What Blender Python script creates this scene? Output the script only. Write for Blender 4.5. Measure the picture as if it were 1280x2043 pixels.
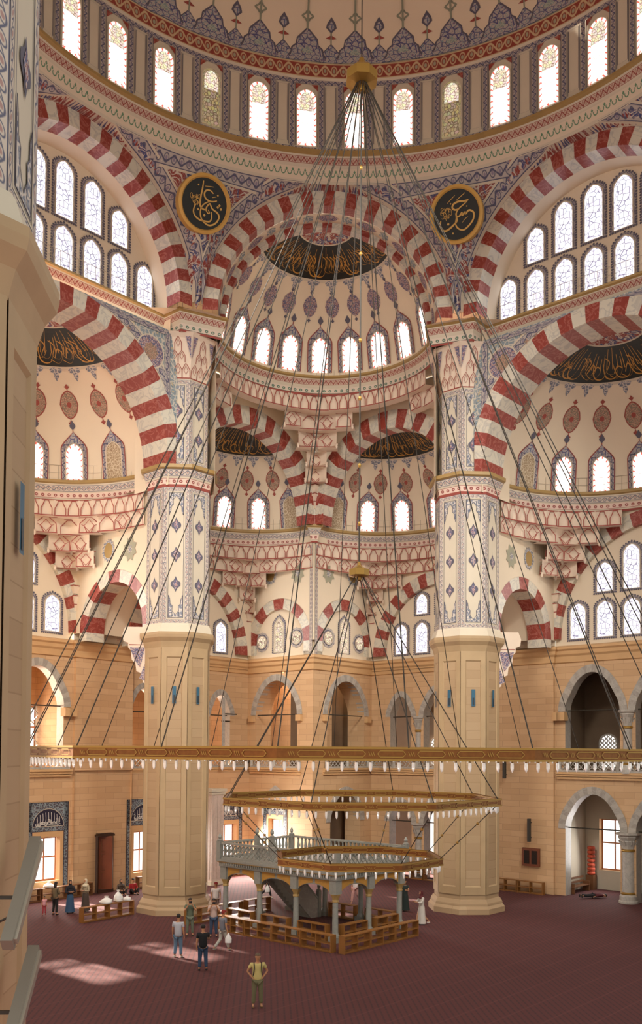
import bpy, math, random
import numpy as np
from mathutils import Vector, Matrix
random.seed(7)
for _o in list(bpy.data.objects): bpy.data.objects.remove(_o)
SC = bpy.context.scene
COL = SC.collection
PI = math.pi
# ---------------------------------------------------------------- camera
def make_camera():
    yaw, pit, roll, f, py = math.radians(3.435), math.radians(1.834), math.radians(.377), 1827.9, 1441.3
    F = Vector((math.sin(yaw)*math.cos(pit), math.cos(yaw)*math.cos(pit), math.sin(pit)))
    R0 = Vector((math.cos(yaw), -math.sin(yaw), 0)); U0 = R0.cross(F)
    R = math.cos(roll)*R0 + math.sin(roll)*U0; U = -math.sin(roll)*R0 + math.cos(roll)*U0
    c = bpy.data.cameras.new('camera'); o = bpy.data.objects.new('camera', c); COL.objects.link(o)
    c.sensor_fit = 'HORIZONTAL'; c.sensor_width = 36; c.lens = f/1280*36; c.shift_y = (py-1021.5)/1280
    c.clip_start = .1; c.clip_end = 500
    o.matrix_world = Matrix(((R.x, U.x, -F.x, -3.09), (R.y, U.y, -F.y, -30.635), (R.z, U.z, -F.z, 8.49), (0, 0, 0, 1)))
    SC.camera = o
make_camera()
# ---------------------------------------------------------------- light
W = bpy.data.worlds.new('world'); SC.world = W; W.use_nodes = True
W.node_tree.nodes['Background'].inputs[0].default_value = (1.0, .98, .912, 1)
W.node_tree.nodes['Background'].inputs[1].default_value = .86
def lamp(kind, name, loc, energy, color=(1, 1, 1), size=1, target=None, dirv=None, sy=None, spread=180):
    l = bpy.data.lights.new(name, kind); l.energy = energy; l.color = color
    if kind == 'AREA':
        l.size = size; l.spread = math.radians(spread)
        if sy: l.shape = 'RECTANGLE'; l.size_y = sy
    elif kind == 'SUN': l.angle = size
    o = bpy.data.objects.new(name, l); COL.objects.link(o); o.location = loc
    if target is not None: dirv = Vector(target)-Vector(loc)
    if dirv is not None: o.rotation_euler = Vector(dirv).to_track_quat('-Z', 'Y').to_euler()
    return o
SUN_E = math.radians(29)
lamp('SUN', 'sun', (-40, 60, 40), 46, (1, .88, .74), math.radians(1.2), dirv=(.72*math.cos(SUN_E), -.69*math.cos(SUN_E), -math.sin(SUN_E)))
SC.view_settings.view_transform = 'Standard'; SC.view_settings.look = 'None'
SC.view_settings.exposure = 0; SC.view_settings.gamma = 1; SC.view_settings.use_curve_mapping = False
# ---------------------------------------------------------------- frames
s2 = math.sqrt(.5)
NL = np.array([-s2, s2, 0.]); NR = np.array([s2, s2, 0.]); UZ = np.array([0, 0, 1.])
def P(side):                                   # side bay frame: x along the wall, d outward, z up
    N, M = (NL, NR) if side < 0 else (NR, NL)
    return lambda x, d, z: M*x+N*d+UZ*z
def PC(x, d, z): return np.array([x, d, z], float)
def azp(c, r, a, z): return np.array([c[0]+r*math.sin(a), c[1]+r*math.cos(a), z])
# ---------------------------------------------------------------- mesh builder
class MB:
    def __init__(s): s.V = []; s.F = []; s.M = []; s.U = []
    def v(s, p): s.V.append((float(p[0]), float(p[1]), float(p[2]))); return len(s.V)-1
    def face(s, pts, m=0, uv=None):
        s.F.append([s.v(p) for p in pts]); s.M.append(m); s.U.append(uv)
    def grid(s, fn, nu, nv, m=0, uvf=None):
        idx = [[s.v(fn(i/nu, j/nv)) for j in range(nv+1)] for i in range(nu+1)]
        for i in range(nu):
            for j in range(nv):
                mm = m(i, j) if callable(m) else m
                s.F.append([idx[i][j], idx[i+1][j], idx[i+1][j+1], idx[i][j+1]]); s.M.append(mm)
                s.U.append([uvf(i/nu, j/nv), uvf((i+1)/nu, j/nv), uvf((i+1)/nu, (j+1)/nv), uvf(i/nu, (j+1)/nv)] if uvf else None)
    def strip(s, A, B, m=0, closed=False, uv=None, h=1.0):
        n = len(A); ia = [s.v(p) for p in A]; ib = [s.v(p) for p in B]
        L = 0
        for i in range(n if closed else n-1):
            j = (i+1) % n; l = math.dist(A[i], A[j])
            s.F.append([ia[i], ia[j], ib[j], ib[i]]); s.M.append(m(i) if callable(m) else m)
            s.U.append([(L, 0), (L+l, 0), (L+l, h), (L, h)] if uv else None); L += l
    def fan(s, loop, m=0, c=None, uvs=None, uvc=None):
        if c is None: c = np.mean(np.array(loop, float), axis=0)
        ic = s.v(c); ii = [s.v(p) for p in loop]; n = len(ii)
        for i in range(n):
            j = (i+1) % n; s.F.append([ic, ii[i], ii[j]]); s.M.append(m)
            s.U.append([uvc, uvs[i], uvs[j]] if uvs else None)
    def box(s, c, sz, m=0, ax=None):
        c = np.array(c, float); e = [np.array(a, float) for a in (ax or ((1, 0, 0), (0, 1, 0), (0, 0, 1)))]
        h = [e[i]*sz[i]/2 for i in range(3)]
        p = [c+a*h[0]+b*h[1]+d*h[2] for a in (-1, 1) for b in (-1, 1) for d in (-1, 1)]
        for q in ((0, 1, 3, 2), (4, 6, 7, 5), (0, 4, 5, 1), (2, 3, 7, 6), (0, 2, 6, 4), (1, 5, 7, 3)): s.face([p[k] for k in q], m)
    def bar(s, a, b, w, h, m=0):
        a = np.array(a, float); b = np.array(b, float); d = b-a; L = np.linalg.norm(d); d /= L
        t = np.cross(d, UZ) if abs(d[2]) < .99 else np.array([1., 0, 0]); t /= np.linalg.norm(t); u = np.cross(t, d)
        s.box((a+b)/2, (L, w, h), m, (d, t, u))
    def tube(s, pts, r, n=6, m=0, cap=True):
        pts = [np.array(p, float) for p in pts]; rings = []; prev = None
        for i, p in enumerate(pts):
            d = pts[min(i+1, len(pts)-1)]-pts[max(i-1, 0)]; d = d/(np.linalg.norm(d)+1e-9)
            if prev is None:
                t = np.cross(d, UZ) if abs(d[2]) < .95 else np.array([1., 0, 0])
            else: t = prev-d*(prev@d)
            t = t/np.linalg.norm(t); prev = t; u = np.cross(d, t); rr = r[i] if hasattr(r, '__len__') else r
            rings.append([s.v(p+rr*(math.cos(2*PI*k/n)*t+math.sin(2*PI*k/n)*u)) for k in range(n)])
        for A, B in zip(rings, rings[1:]):
            for k in range(n): s.F.append([A[k], A[(k+1) % n], B[(k+1) % n], B[k]]); s.M.append(m); s.U.append(None)
        if cap: s.F += [rings[0][::-1], rings[-1]]; s.M += [m, m]; s.U += [None, None]
    def lathe(s, c, prof, n=16, m=0, a0=0, rot=0):
        rings = [[s.v((c[0]+r*math.cos(rot+2*PI*k/n), c[1]+r*math.sin(rot+2*PI*k/n), c[2]+z)) for k in range(n)] for r, z in prof]
        for q, (A, B) in enumerate(zip(rings, rings[1:])):
            for k in range(n):
                s.F.append([A[k], A[(k+1) % n], B[(k+1) % n], B[k]]); s.M.append(m(q) if callable(m) else m); s.U.append(None)
        s.F += [rings[0][::-1], rings[-1]]; mm = m(0) if callable(m) else m; s.M += [mm, mm]; s.U += [None, None]
    def build(s, name, mats, parent=None, smooth=True, loc=None, angle=.6, local=False):
        me = bpy.data.meshes.new(name); 
        V = s.V
        if loc is not None: V = [(a-loc[0], b-loc[1], c-loc[2]) for a, b, c in V]
        me.from_pydata(V, [], s.F)
        if not isinstance(mats, (list, tuple)): mats = [mats]
        for m in mats: me.materials.append(m)
        me.polygons.foreach_set('material_index', s.M)
        uvl = me.uv_layers.new(name='UVMap'); buf = []
        Va = V if loc is None else s.V
        for f, uv in zip(s.F, s.U):
            if uv is None:
                a, b, c = (np.array(Va[f[0]]), np.array(Va[f[1]]), np.array(Va[f[2]]))
                n = np.cross(b-a, c-a); l = np.linalg.norm(n)
                if l < 1e-12 and len(f) > 3: n = np.cross(c-a, np.array(Va[f[3]])-a); l = np.linalg.norm(n)
                n = n/(l+1e-12)
                if abs(n[2]) < .75:
                    h = math.hypot(n[0], n[1])+1e-9; t = (-n[1]/h, n[0]/h)
                    uv = [(Va[k][0]*t[0]+Va[k][1]*t[1], Va[k][2]) for k in f]
                else: uv = [(Va[k][0], Va[k][1]) for k in f]
            for u in uv: buf += [u[0], u[1]]
        uvl.data.foreach_set('uv', buf)
        if smooth:
            me.polygons.foreach_set('use_smooth', [True]*len(s.F)); me.set_sharp_from_angle(angle=angle)
        me.update()
        o = bpy.data.objects.new(name, me); COL.objects.link(o)
        if loc is not None: o.location = loc
        if parent is not None:
            o.parent = parent
            if loc is None and not local: o.location = -parent.location if parent.parent is None else -(parent.location+parent.parent.location)
        return o
def struct(o): o['kind'] = 'structure'; return o
def thing(name, label, cat, loc=(0, 0, 0), group=None):
    o = bpy.data.objects.new(name, None); COL.objects.link(o); o.location = loc
    o['label'] = label; o['category'] = cat; o.empty_display_size = .1
    if group: o['group'] = group
    return o
def tag(o, label, cat, group=None):
    o['label'] = label; o['category'] = cat
    if group: o['group'] = group
    return o
def copy_tree(o, parent=None):
    c = o.copy(); COL.objects.link(c)
    if parent is not None: c.parent = parent
    for ch in list(o.children): copy_tree(ch, c)
    return c
# ---------------------------------------------------------------- surfaces for painted ornament
def plane_S(p, fixed, axis='d', sgn=-1):       # p frame; axis d: (x,z) at depth fixed; axis x: (d,z) at x=fixed
    if axis == 'd': return lambda x, y, o=0: p(x, fixed+sgn*o, y)
    return lambda x, y, o=0: p(fixed+sgn*o, x, y)
def sph_S(c, r, zc, az0, el0):
    def f(x, y, o=0):
        el = el0+y/r; a = az0+x/(r*max(.08, math.cos(el)))
        q = r-o; return np.array([c[0]+q*math.cos(el)*math.sin(a), c[1]+q*math.cos(el)*math.cos(a), zc+q*math.sin(el)])
    return f
def cyl_S(c, r, az0): return lambda x, y, o=0: azp(c, r-o, az0+x/r, y)
def shift_S(S, x0, y0): return lambda x, y, o=0: S(x0+x, y0+y, o)
def arch_loop(w, h, n=10, point=0.0, base=0.0):
    r = w/2; pts = [(-r, base)]
    for i in range(n+1):
        a = PI-PI*i/n; pts.append((r*math.cos(a), h-r+r*math.sin(a)+point*max(0, 1-abs(math.cos(a)))**1.5))
    return pts+[(r, base)]
def circ_loop(r, n=24, sc=0, k=12, ry=None):
    return [((r+sc*math.cos(k*a))*math.sin(a), ((ry or r)+sc*math.cos(k*a))*math.cos(a)) for a in [2*PI*i/n for i in range(n)]]
def almond(w, h, n=20, sc=.03):
    out = []
    for i in range(n):
        a = 2*PI*i/n; c = math.cos(a); s_ = math.sin(a)
        out.append((w/2*s_*(1+sc*math.cos(8*a)), h/2*(c if abs(c) < .9 else c*1.0)*(1+.14*abs(c)**6)))
    return out
def put(mb, loop, S, m, o=.02, c=None):
    pts = [S(x, y, o) for x, y in loop]; cc = c or tuple(np.mean(loop, axis=0))
    mb.fan(pts, m, S(cc[0], cc[1], o), [tuple(q) for q in loop], tuple(cc))
def ringput(mb, A, B, S, m, o=.02, closed=True, h=.2):
    mb.strip([S(x, y, o) for x, y in A], [S(x, y, o) for x, y in B], m, closed, uv=True, h=h)
def ribbon(mb, pts, w, S, m, o=.03, closed=False):
    n = len(pts); L = []; R = []
    for i in range(n):
        a = pts[(i-1) % n] if closed or i > 0 else pts[i]; b = pts[(i+1) % n] if closed or i < n-1 else pts[i]
        dx, dy = b[0]-a[0], b[1]-a[1]; l = math.hypot(dx, dy)+1e-9; ww = (w[i] if hasattr(w, '__len__') else w)/2
        L.append(S(pts[i][0]-dy/l*ww, pts[i][1]+dx/l*ww, o)); R.append(S(pts[i][0]+dy/l*ww, pts[i][1]-dx/l*ww, o))
    mb.strip(L, R, m, closed)
def smooth_path(pts, k=5):
    out = []; n = len(pts)
    for i in range(n-1):
        p0 = np.array(pts[max(i-1, 0)], float); p1 = np.array(pts[i], float); p2 = np.array(pts[i+1], float); p3 = np.array(pts[min(i+2, n-1)], float)
        for j in range(k):
            t = j/k; out.append(tuple(.5*((2*p1)+(-p0+p2)*t+(2*p0-5*p1+4*p2-p3)*t*t+(-p0+3*p1-3*p2+p3)*t**3)))
    return out+[tuple(pts[-1])]
def script_strokes(mb, S, x0, x1, y0, y1, m, seed, o=.04, w=.05, dense=1.0):
    """flowing script: tall uprights, bowls and loops along a base line"""
    rn = random.Random(seed); L = x1-x0; H = y1-y0; x = x0
    while x < x1-.05*L:
        k = rn.choice('abccd'); d = H*.28/dense
        if k == 'a': ribbon(mb, smooth_path([(x, y1-.03*H), (x+.04*H, y0+.5*H), (x, y0+.2*H), (x+.12*H, y0+.08*H)]), w, S, m, o)
        elif k == 'b': ribbon(mb, smooth_path([(x-.1*H, y0+.35*H), (x+.02*H, y0+.04*H), (x+.25*H, y0+.02*H), (x+.38*H, y0+.4*H)]), w, S, m, o)
        elif k == 'c': ribbon(mb, smooth_path([(x, y0+.3*H), (x+.1*H, y0+.52*H), (x+.2*H, y0+.3*H), (x+.08*H, y0+.15*H), (x-.1*H, y0+.22*H)]), w*.9, S, m, o)
        else:
            ribbon(mb, smooth_path([(x, y0+.75*H), (x+.18*H, y0+.85*H), (x+.28*H, y0+.6*H), (x+.05*H, y0+.4*H)]), w*.8, S, m, o)
            put(mb, [(x+.1*H+w*.7*math.cos(q), y0+.6*H+w*.7*math.sin(q)) for q in (0, 1.57, 3.14, 4.71)], S, m, o)
        x += d*rn.uniform(.6, 1.2)
# ---------------------------------------------------------------- materials
def srgb(h):
    h = h.lstrip('#'); c = [int(h[i:i+2], 16)/255 for i in (0, 2, 4)]
    return tuple(x/12.92 if x <= .04045 else ((x+.055)/1.055)**2.4 for x in c)+(1,)
class NT:
    def __init__(s, name, rough=.6, metal=0):
        s.mat = bpy.data.materials.new(name); s.mat.use_nodes = True; s.t = s.mat.node_tree; s.b = s.t.nodes['Principled BSDF']
        s.b.inputs['Roughness'].default_value = rough; s.b.inputs['Metallic'].default_value = metal
        s._uv = None
    def n(s, typ, **kw):
        x = s.t.nodes.new(typ)
        for k, v in kw.items(): setattr(x, k, v)
        return x
    def link(s, a, b): s.t.links.new(a, b)
    def sett(s, sock, v):
        if isinstance(v, bpy.types.NodeSocket): s.link(v, sock)
        else: sock.default_value = v
    def m(s, op, a, b=0.0, c=None):
        x = s.n('ShaderNodeMath', operation=op); s.sett(x.inputs[0], a); s.sett(x.inputs[1], b)
        if c is not None: s.sett(x.inputs[2], c)
        return x.outputs[0]
    def uv(s):
        if s._uv is None:
            a = s.n('ShaderNodeUVMap'); q = s.n('ShaderNodeSeparateXYZ'); s.link(a.outputs[0], q.inputs[0]); s._uv = (q.outputs[0], q.outputs[1], a.outputs[0])
        return s._uv
    def obj(s): return s.n('ShaderNodeTexCoord').outputs['Object']
    def noise(s, scale, vec=None, detail=3, dist=0):
        x = s.n('ShaderNodeTexNoise'); x.inputs['Scale'].default_value = scale; x.inputs['Detail'].default_value = detail; x.inputs['Distortion'].default_value = dist
        if vec is not None: s.link(vec, x.inputs['Vector'])
        return x.outputs[0]
    def mapping(s, vec, scale=(1, 1, 1), rot=(0, 0, 0)):
        x = s.n('ShaderNodeMapping'); s.link(vec, x.inputs[0]); x.inputs['Scale'].default_value = scale; x.inputs['Rotation'].default_value = rot; return x.outputs[0]
    def vor(s, scale, vec=None, feat='DISTANCE_TO_EDGE', rnd=1.0):
        x = s.n('ShaderNodeTexVoronoi', feature=feat); x.inputs['Scale'].default_value = scale; x.inputs['Randomness'].default_value = rnd
        if vec is not None: s.link(vec, x.inputs['Vector'])
        return x
    def mix(s, f, a, b):
        x = s.n('ShaderNodeMix', data_type='RGBA'); s.sett(x.inputs[0], f); s.sett(x.inputs[6], a); s.sett(x.inputs[7], b); return x.outputs[2]
    def step(s, v, t, w=.02):                     # 0 below t, 1 above
        x = s.n('ShaderNodeMapRange'); s.sett(x.inputs[0], v); x.inputs[1].default_value = t-w; x.inputs[2].default_value = t+w; return x.outputs[0]
    def color(s, c): s.sett(s.b.inputs['Base Color'], c); return s
    def bump(s, h, st=.3, d=.02):
        x = s.n('ShaderNodeBump'); x.inputs['Strength'].default_value = st; x.inputs['Distance'].default_value = d; s.link(h, x.inputs['Height']); s.link(x.outputs[0], s.b.inputs['Normal'])
def M_plain(name, col, rough=.6, metal=0, var=.06, sc=1.5):
    k = NT(name, rough, metal); c = srgb(col)
    if var:
        d = tuple(x*(1-var*2.2) for x in c[:3])+(1,); k.color(k.mix(k.noise(sc, k.obj(), 5), d, tuple(min(1, x*(1+var)) for x in c[:3])+(1,)))
    else: k.color(c)
    return k.mat
def M_stone(name, c1, c2, mortar, w=1.15, h=.36, rough=.7):
    k = NT(name, rough); u, v, vec = k.uv()
    b = k.n('ShaderNodeTexBrick'); k.link(vec, b.inputs[0]); b.inputs['Scale'].default_value = 1; b.inputs['Brick Width'].default_value = w; b.inputs['Row Height'].default_value = h
    b.inputs['Mortar Size'].default_value = .010; b.inputs['Color1'].default_value = srgb(c1); b.inputs['Color2'].default_value = srgb(c2); b.inputs['Mortar'].default_value = srgb(mortar); b.inputs['Bias'].default_value = -.1
    nz = k.noise(1.2, k.mapping(vec, (.8, 5, 1)), 5, .6); k.color(k.mix(k.m('MULTIPLY', nz, .55), b.outputs[0], srgb(c2)))
    return k.mat
def M_marble(name, base, vein, sc=1.2, amt=.5, rough=.35):
    k = NT(name, rough); o = k.obj(); nz = k.noise(sc, o, 6, 1.8)
    d = k.m('ABSOLUTE', k.m('SUBTRACT', nz, .5)); f = k.m('MULTIPLY', k.m('SUBTRACT', 1, k.step(d, .025, .03)), amt)
    k.color(k.mix(f, k.mix(k.noise(.8, o, 3), srgb(base), tuple(x*.82 for x in srgb(base)[:3])+(1,)), srgb(vein))); return k.mat
def M_scroll(name, bg, fg, fg2, lam=.5, A=.26, th=.10):
    """vine scroll along u with flowers; v runs 0..1 across the band"""
    k = NT(name, .7); u, v, vec = k.uv()
    ph = k.m('MULTIPLY', u, 2*PI/lam); sn = k.m('MULTIPLY', k.m('SINE', ph), A)
    d1 = k.m('ABSOLUTE', k.m('SUBTRACT', k.m('SUBTRACT', v, .5), sn)); vine = k.m('SUBTRACT', 1, k.step(d1, th*.6, .03))
    fx = k.m('SUBTRACT', k.m('FRACT', k.m('DIVIDE', u, lam/2)), .5); fy = k.m('SUBTRACT', v, .5)
    rr = k.m('SQRT', k.m('ADD', k.m('MULTIPLY', k.m('MULTIPLY', fx, fx), (lam/.5)**0), k.m('MULTIPLY', fy, fy)))
    fl = k.m('SUBTRACT', 1, k.step(rr, .15, .03)); rg = k.m('SUBTRACT', 1, k.step(k.m('ABSOLUTE', k.m('SUBTRACT', rr, .30)), .045, .03)); vine = k.m('MAXIMUM', vine, rg)
    edge = k.step(k.m('ABSOLUTE', fy), .43, .02)
    c = k.mix(vine, srgb(bg), srgb(fg)); c = k.mix(fl, c, srgb(fg2)); c = k.mix(edge, c, srgb(fg)); k.color(c); return k.mat
def M_arab(name, bg, c1, c2, sc=3.0, w=.05, c3=None):
    k = NT(name, .7); vec = k.uv()[2]; wv = k.noise(sc*1.3, vec, 2)
    vv = k.n('ShaderNodeVectorMath', operation='ADD'); k.link(vec, vv.inputs[0]); mm = k.n('ShaderNodeCombineXYZ'); k.link(k.m('MULTIPLY', wv, .5/sc), mm.inputs[0]); k.link(k.m('MULTIPLY', wv, .4/sc), mm.inputs[1]); k.link(mm.outputs[0], vv.inputs[1])
    e = k.vor(sc, vv.outputs[0]); e2 = k.vor(sc*2.3, vv.outputs[0]); cc = k.vor(sc, vv.outputs[0], 'F1')
    f1 = k.m('SUBTRACT', 1, k.step(e.outputs[0], w, .03)); f2 = k.m('SUBTRACT', 1, k.step(e2.outputs[0], w*.8, .03))
    dot = k.m('SUBTRACT', 1, k.step(cc.outputs[0], .22, .03))
    c = k.mix(f2, srgb(bg), srgb(c2)); c = k.mix(f1, c, srgb(c1)); c = k.mix(dot, c, srgb(c3 or c1)); k.color(c); return k.mat
def M_dots(name, bg, fg, lam=.3, r=.28, vc=.5):
    k = NT(name, .7); u, v, vec = k.uv(); fx = k.m('SUBTRACT', k.m('FRACT', k.m('DIVIDE', u, lam)), .5); fy = k.m('SUBTRACT', v, vc)
    rr = k.m('SQRT', k.m('ADD', k.m('MULTIPLY', fx, fx), k.m('MULTIPLY', fy, fy)))
    f = k.m('SUBTRACT', 1, k.step(rr, r, .04)); g = k.m('SUBTRACT', 1, k.step(rr, r*.35, .04)); ed = k.step(v, .93, .02)
    c = k.mix(k.m('MAXIMUM', f, ed), srgb(bg), srgb(fg)); c = k.mix(g, c, srgb(bg)); k.color(c); return k.mat
def M_tassel(name, bg, fg, lam=.32):
    k = NT(name, .7); u, v, vec = k.uv(); fx = k.m('MULTIPLY', k.m('ABSOLUTE', k.m('SUBTRACT', k.m('FRACT', k.m('DIVIDE', u, lam)), .5)), 2)
    q1 = k.m('MULTIPLY', fx, 1.0); dv = k.m('SUBTRACT', v, .45)
    rr = k.m('SQRT', k.m('ADD', k.m('MULTIPLY', q1, q1), k.m('MULTIPLY', k.m('MULTIPLY', dv, dv), 9)))
    arc = k.m('MULTIPLY', k.m('SUBTRACT', 1, k.step(k.m('ABSOLUTE', k.m('SUBTRACT', rr, .62)), .14, .05)), k.step(v, .36, .03))
    drop = k.m('SUBTRACT', 1, k.step(k.m('ADD', k.m('ABSOLUTE', k.m('SUBTRACT', fx, .95)), k.m('ABSOLUTE', k.m('MULTIPLY', k.m('SUBTRACT', v, .26), 2.2))), .32, .05))
    f = k.m('MAXIMUM', arc, drop); k.color(k.mix(f, srgb(bg), srgb(fg))); return k.mat
def M_glass(name, strength, base, lead, hue=(1, 1, 1, 1), sc=4.0, w=.05, alpha=0.0, tint=.35, topc=None):
    k = NT(name); k.t.nodes.remove(k.b); u, v, vec = k.uv()
    e = k.vor(sc, vec, rnd=.75); cc = k.vor(sc, vec, 'F1', .75)
    f = k.m('SUBTRACT', 1, k.step(e.outputs[0], w, .03))
    c = k.mix(tint, srgb(base), cc.outputs['Color']); c = k.mix(k.m('MULTIPLY', f, .85), c, srgb(lead))
    em = k.n('ShaderNodeEmission'); k.link(c, em.inputs[0]); em.inputs[1].default_value = strength
    out = k.t.nodes['Material Output']
    if alpha:
        tr = k.n('ShaderNodeBsdfTransparent'); mx = k.n('ShaderNodeMixShader'); mx.inputs[0].default_value = 1-alpha
        k.link(tr.outputs[0], mx.inputs[1]); k.link(em.outputs[0], mx.inputs[2]); k.link(mx.outputs[0], out.inputs[0])
    else: k.link(em.outputs[0], out.inputs[0])
    return k.mat
def M_glassborder(name, strength, a, b, lam=.28):
    k = NT(name); k.t.nodes.remove(k.b); u, v, vec = k.uv()
    f = k.step(k.m('ABSOLUTE', k.m('SUBTRACT', k.m('FRACT', k.m('DIVIDE', u, lam)), .5)), .38, .03)
    em = k.n('ShaderNodeEmission'); k.link(k.mix(f, srgb(a), srgb(b)), em.inputs[0]); em.inputs[1].default_value = strength
    k.link(em.outputs[0], k.t.nodes['Material Output'].inputs[0]); return k.mat
PLASTER = M_plain('plaster', '#e3d3ba', .75, var=.035, sc=.5)
PLASTERW = M_plain('plaster_white', '#cfc3ae', .7, var=.04, sc=1)
PINK = M_plain('muqarnas_plaster', '#e2cfbb', .75, var=.03)
REDLINE = M_plain('red_paint_line', '#9a4a40', .7, var=.05)
DARKLINE = M_plain('slate_paint_line', '#5d5a68', .7, var=.05)
STONE = M_stone('ashlar', '#d2ae86', '#c19c74', '#a58463', 1.2, .37)
STONE_P = M_stone('pier_limestone', '#b59a78', '#a88c6a', '#977b5a', 3.0, .46)
MOULD = M_plain('ochre_moulding', '#cfa676', .65, var=.06)
MOULD_P = M_plain('limestone_moulding', '#b39873', .65, var=.08)
WHITEM = M_marble('white_voussoir', '#dbd4c2', '#9b9a9a', 1.1, .55)
REDM = M_marble('red_voussoir', '#943c31', '#c98a7c', 1.6, .45)
GREYM = M_marble('grey_marble', '#b9b2a8', '#8f8b86', 1.3, .5)
GREYM2 = M_marble('grey_marble_dark', '#a29b92', '#c0bab2', 1.3, .4)
BROWN = M_plain('shaded_interior_stone', '#6f5a46', .8, var=.1)  # brown tone stands in for shade in the right-hand rooms
GOLDTRIM = M_plain('ochre_gold_paint', '#a88a55', .5, var=.1)
B_SCROLL = M_scroll('slate_scroll_band', '#c9bcae', '#5f6072', '#a9867f', .55)
B_SCROLLD = M_scroll('dark_scroll_band', '#b3aaa4', '#50516a', '#8a7f90', .8, .2, .13)
B_CHAIN = M_scroll('guilloche_band', '#b9aca4', '#484a66', '#6a6c88', .34, .3, .22)
B_RED = M_scroll('red_frieze', '#8c3a2e', '#c4ab86', '#9f9a80', .95, .3, .14)
B_REDS = M_scroll('red_chain', '#c7b2a0', '#8f4038', '#b98e78', .3, .28, .2)
B_GREEN = M_tassel('green_tassel_band', '#d8c8b2', '#5f8466')
B_GDOT = M_dots('green_dot_band', '#d3c3b2', '#3f6a58', .36, .26)
B_RDOT = M_dots('red_dot_band', '#dcc3b4', '#8f3f3a', .34, .27)
def M_curl(name, red, blue, pale, sc=1.6, k=7):
    q = NT(name, .7); vec = q.uv()[2]; n1 = q.noise(sc, vec, 1.2, .9); n2 = q.noise(sc*1.1, q.mapping(vec, (1, 1, 1), (0, 0, 1.1)), 1, .4); n3 = q.noise(sc*2.4, vec, 1, 1.2)
    f1 = q.m('SUBTRACT', 1, q.step(q.m('ABSOLUTE', q.m('SUBTRACT', q.m('FRACT', q.m('MULTIPLY', n1, k)), .5)), .15, .05))
    f3 = q.m('SUBTRACT', 1, q.step(q.m('ABSOLUTE', q.m('SUBTRACT', q.m('FRACT', q.m('MULTIPLY', n3, k)), .5)), .10, .05))
    c = q.mix(q.step(n2, .53, .02), srgb(red), srgb(blue)); c = q.mix(f3, c, srgb('#a58f8c')); c = q.mix(f1, c, srgb(pale)); q.color(c); return q.mat
A_FIELD = M_curl('red_blue_arabesque', '#8f3a30', '#3f4a78', '#c9beb0')
A_GREY = M_arab('grey_arabesque', '#8b8f98', '#d0c6bc', '#565c74', 4.5, .07)
A_LIGHT = M_arab('pale_blue_arabesque', '#8d9aa0', '#c9c2b4', '#6c7c86', 3.2, .06, '#b5a78c')
A_MED = M_arab('medallion_arabesque', '#b9a9a6', '#55587a', '#8c4b48', 5.5, .07)
A_REDM = M_arab('red_medallion_arabesque', '#bfa08a', '#77705f', '#934a3c', 8, .07)
A_BLUE = M_arab('blue_crown_arabesque', '#b6aaa4', '#4a4c7c', '#6f93a0', 3.4, .055, '#7a6a84')
A_TEAL = M_arab('teal_arabesque', '#7f9ca0', '#a8b0a4', '#a08c74', 5, .07)
TILE = M_arab('blue_tile', '#44505c', '#8b9aa0', '#6b4a44', 7, .08, '#2d3550')
NAVY = M_plain('navy_tile', '#23233a', .4)
INK = M_plain('green_black_ground', '#15170f', .5, var=.2)
GOLD = NT('gold_leaf', .5, .15).color(srgb('#d2a758')).mat
GOLDP = M_plain('gold_script_paint', '#c08c3c', .5, var=.1)
WHITEP = M_plain('white_script_glaze', '#d8d6d0', .5, var=0)
BRASS = NT('brass', .4, .6).color(srgb('#a5813f')).mat
BRONZE = NT('bronze_band', .4, .65); BRONZE.color(BRONZE.mix(BRONZE.noise(9, BRONZE.obj(), 4), srgb('#6e4220'), srgb('#94602c'))); BRONZE = BRONZE.mat
CABLE = M_plain('steel_cable', '#3f382f', .5, .3, var=.1)
WOODF = M_plain('window_wood', '#b9794f', .5, var=.1)
G_DRUM = M_glass('drum_glass', 2.6, '#fff6ea', '#b08070', sc=4.2, w=.035, tint=.12)
G_DRUMTOP = M_glass('drum_glass_top', 1.15, '#ffedcc', '#8a5a48', sc=7, w=.06, tint=.2)
G_RED = M_glassborder('red_white_glass_border', 1.5, '#fff0e6', '#d85a4a')
G_TYMP = M_glass('tympanum_glass', 1.55, '#fbf7ff', '#4a3c60', sc=3.6, w=.045, tint=.10)
G_WARM = M_glass('warm_glass', 1.15, '#ffe6c4', '#8a6a55', sc=6, w=.07, tint=.12)
G_OCHRE = M_glass('shaded_glass', .55, '#e6c48a', '#7a5f48', sc=6, w=.08, tint=.16)
G_CLEAR = M_glass('clear_window_glass', 3.2, '#fffaf4', '#e8e0d8', sc=.2, w=.0, alpha=.55, tint=0)
BLIND = M_arab('blind_lattice', '#a89478', '#cfc0a6', '#8b6f55', 6, .06)
LATT = M_arab('pierced_marble', '#5a524a', '#c8bfb2', '#b8aea0', 7.5, .12)
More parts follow.
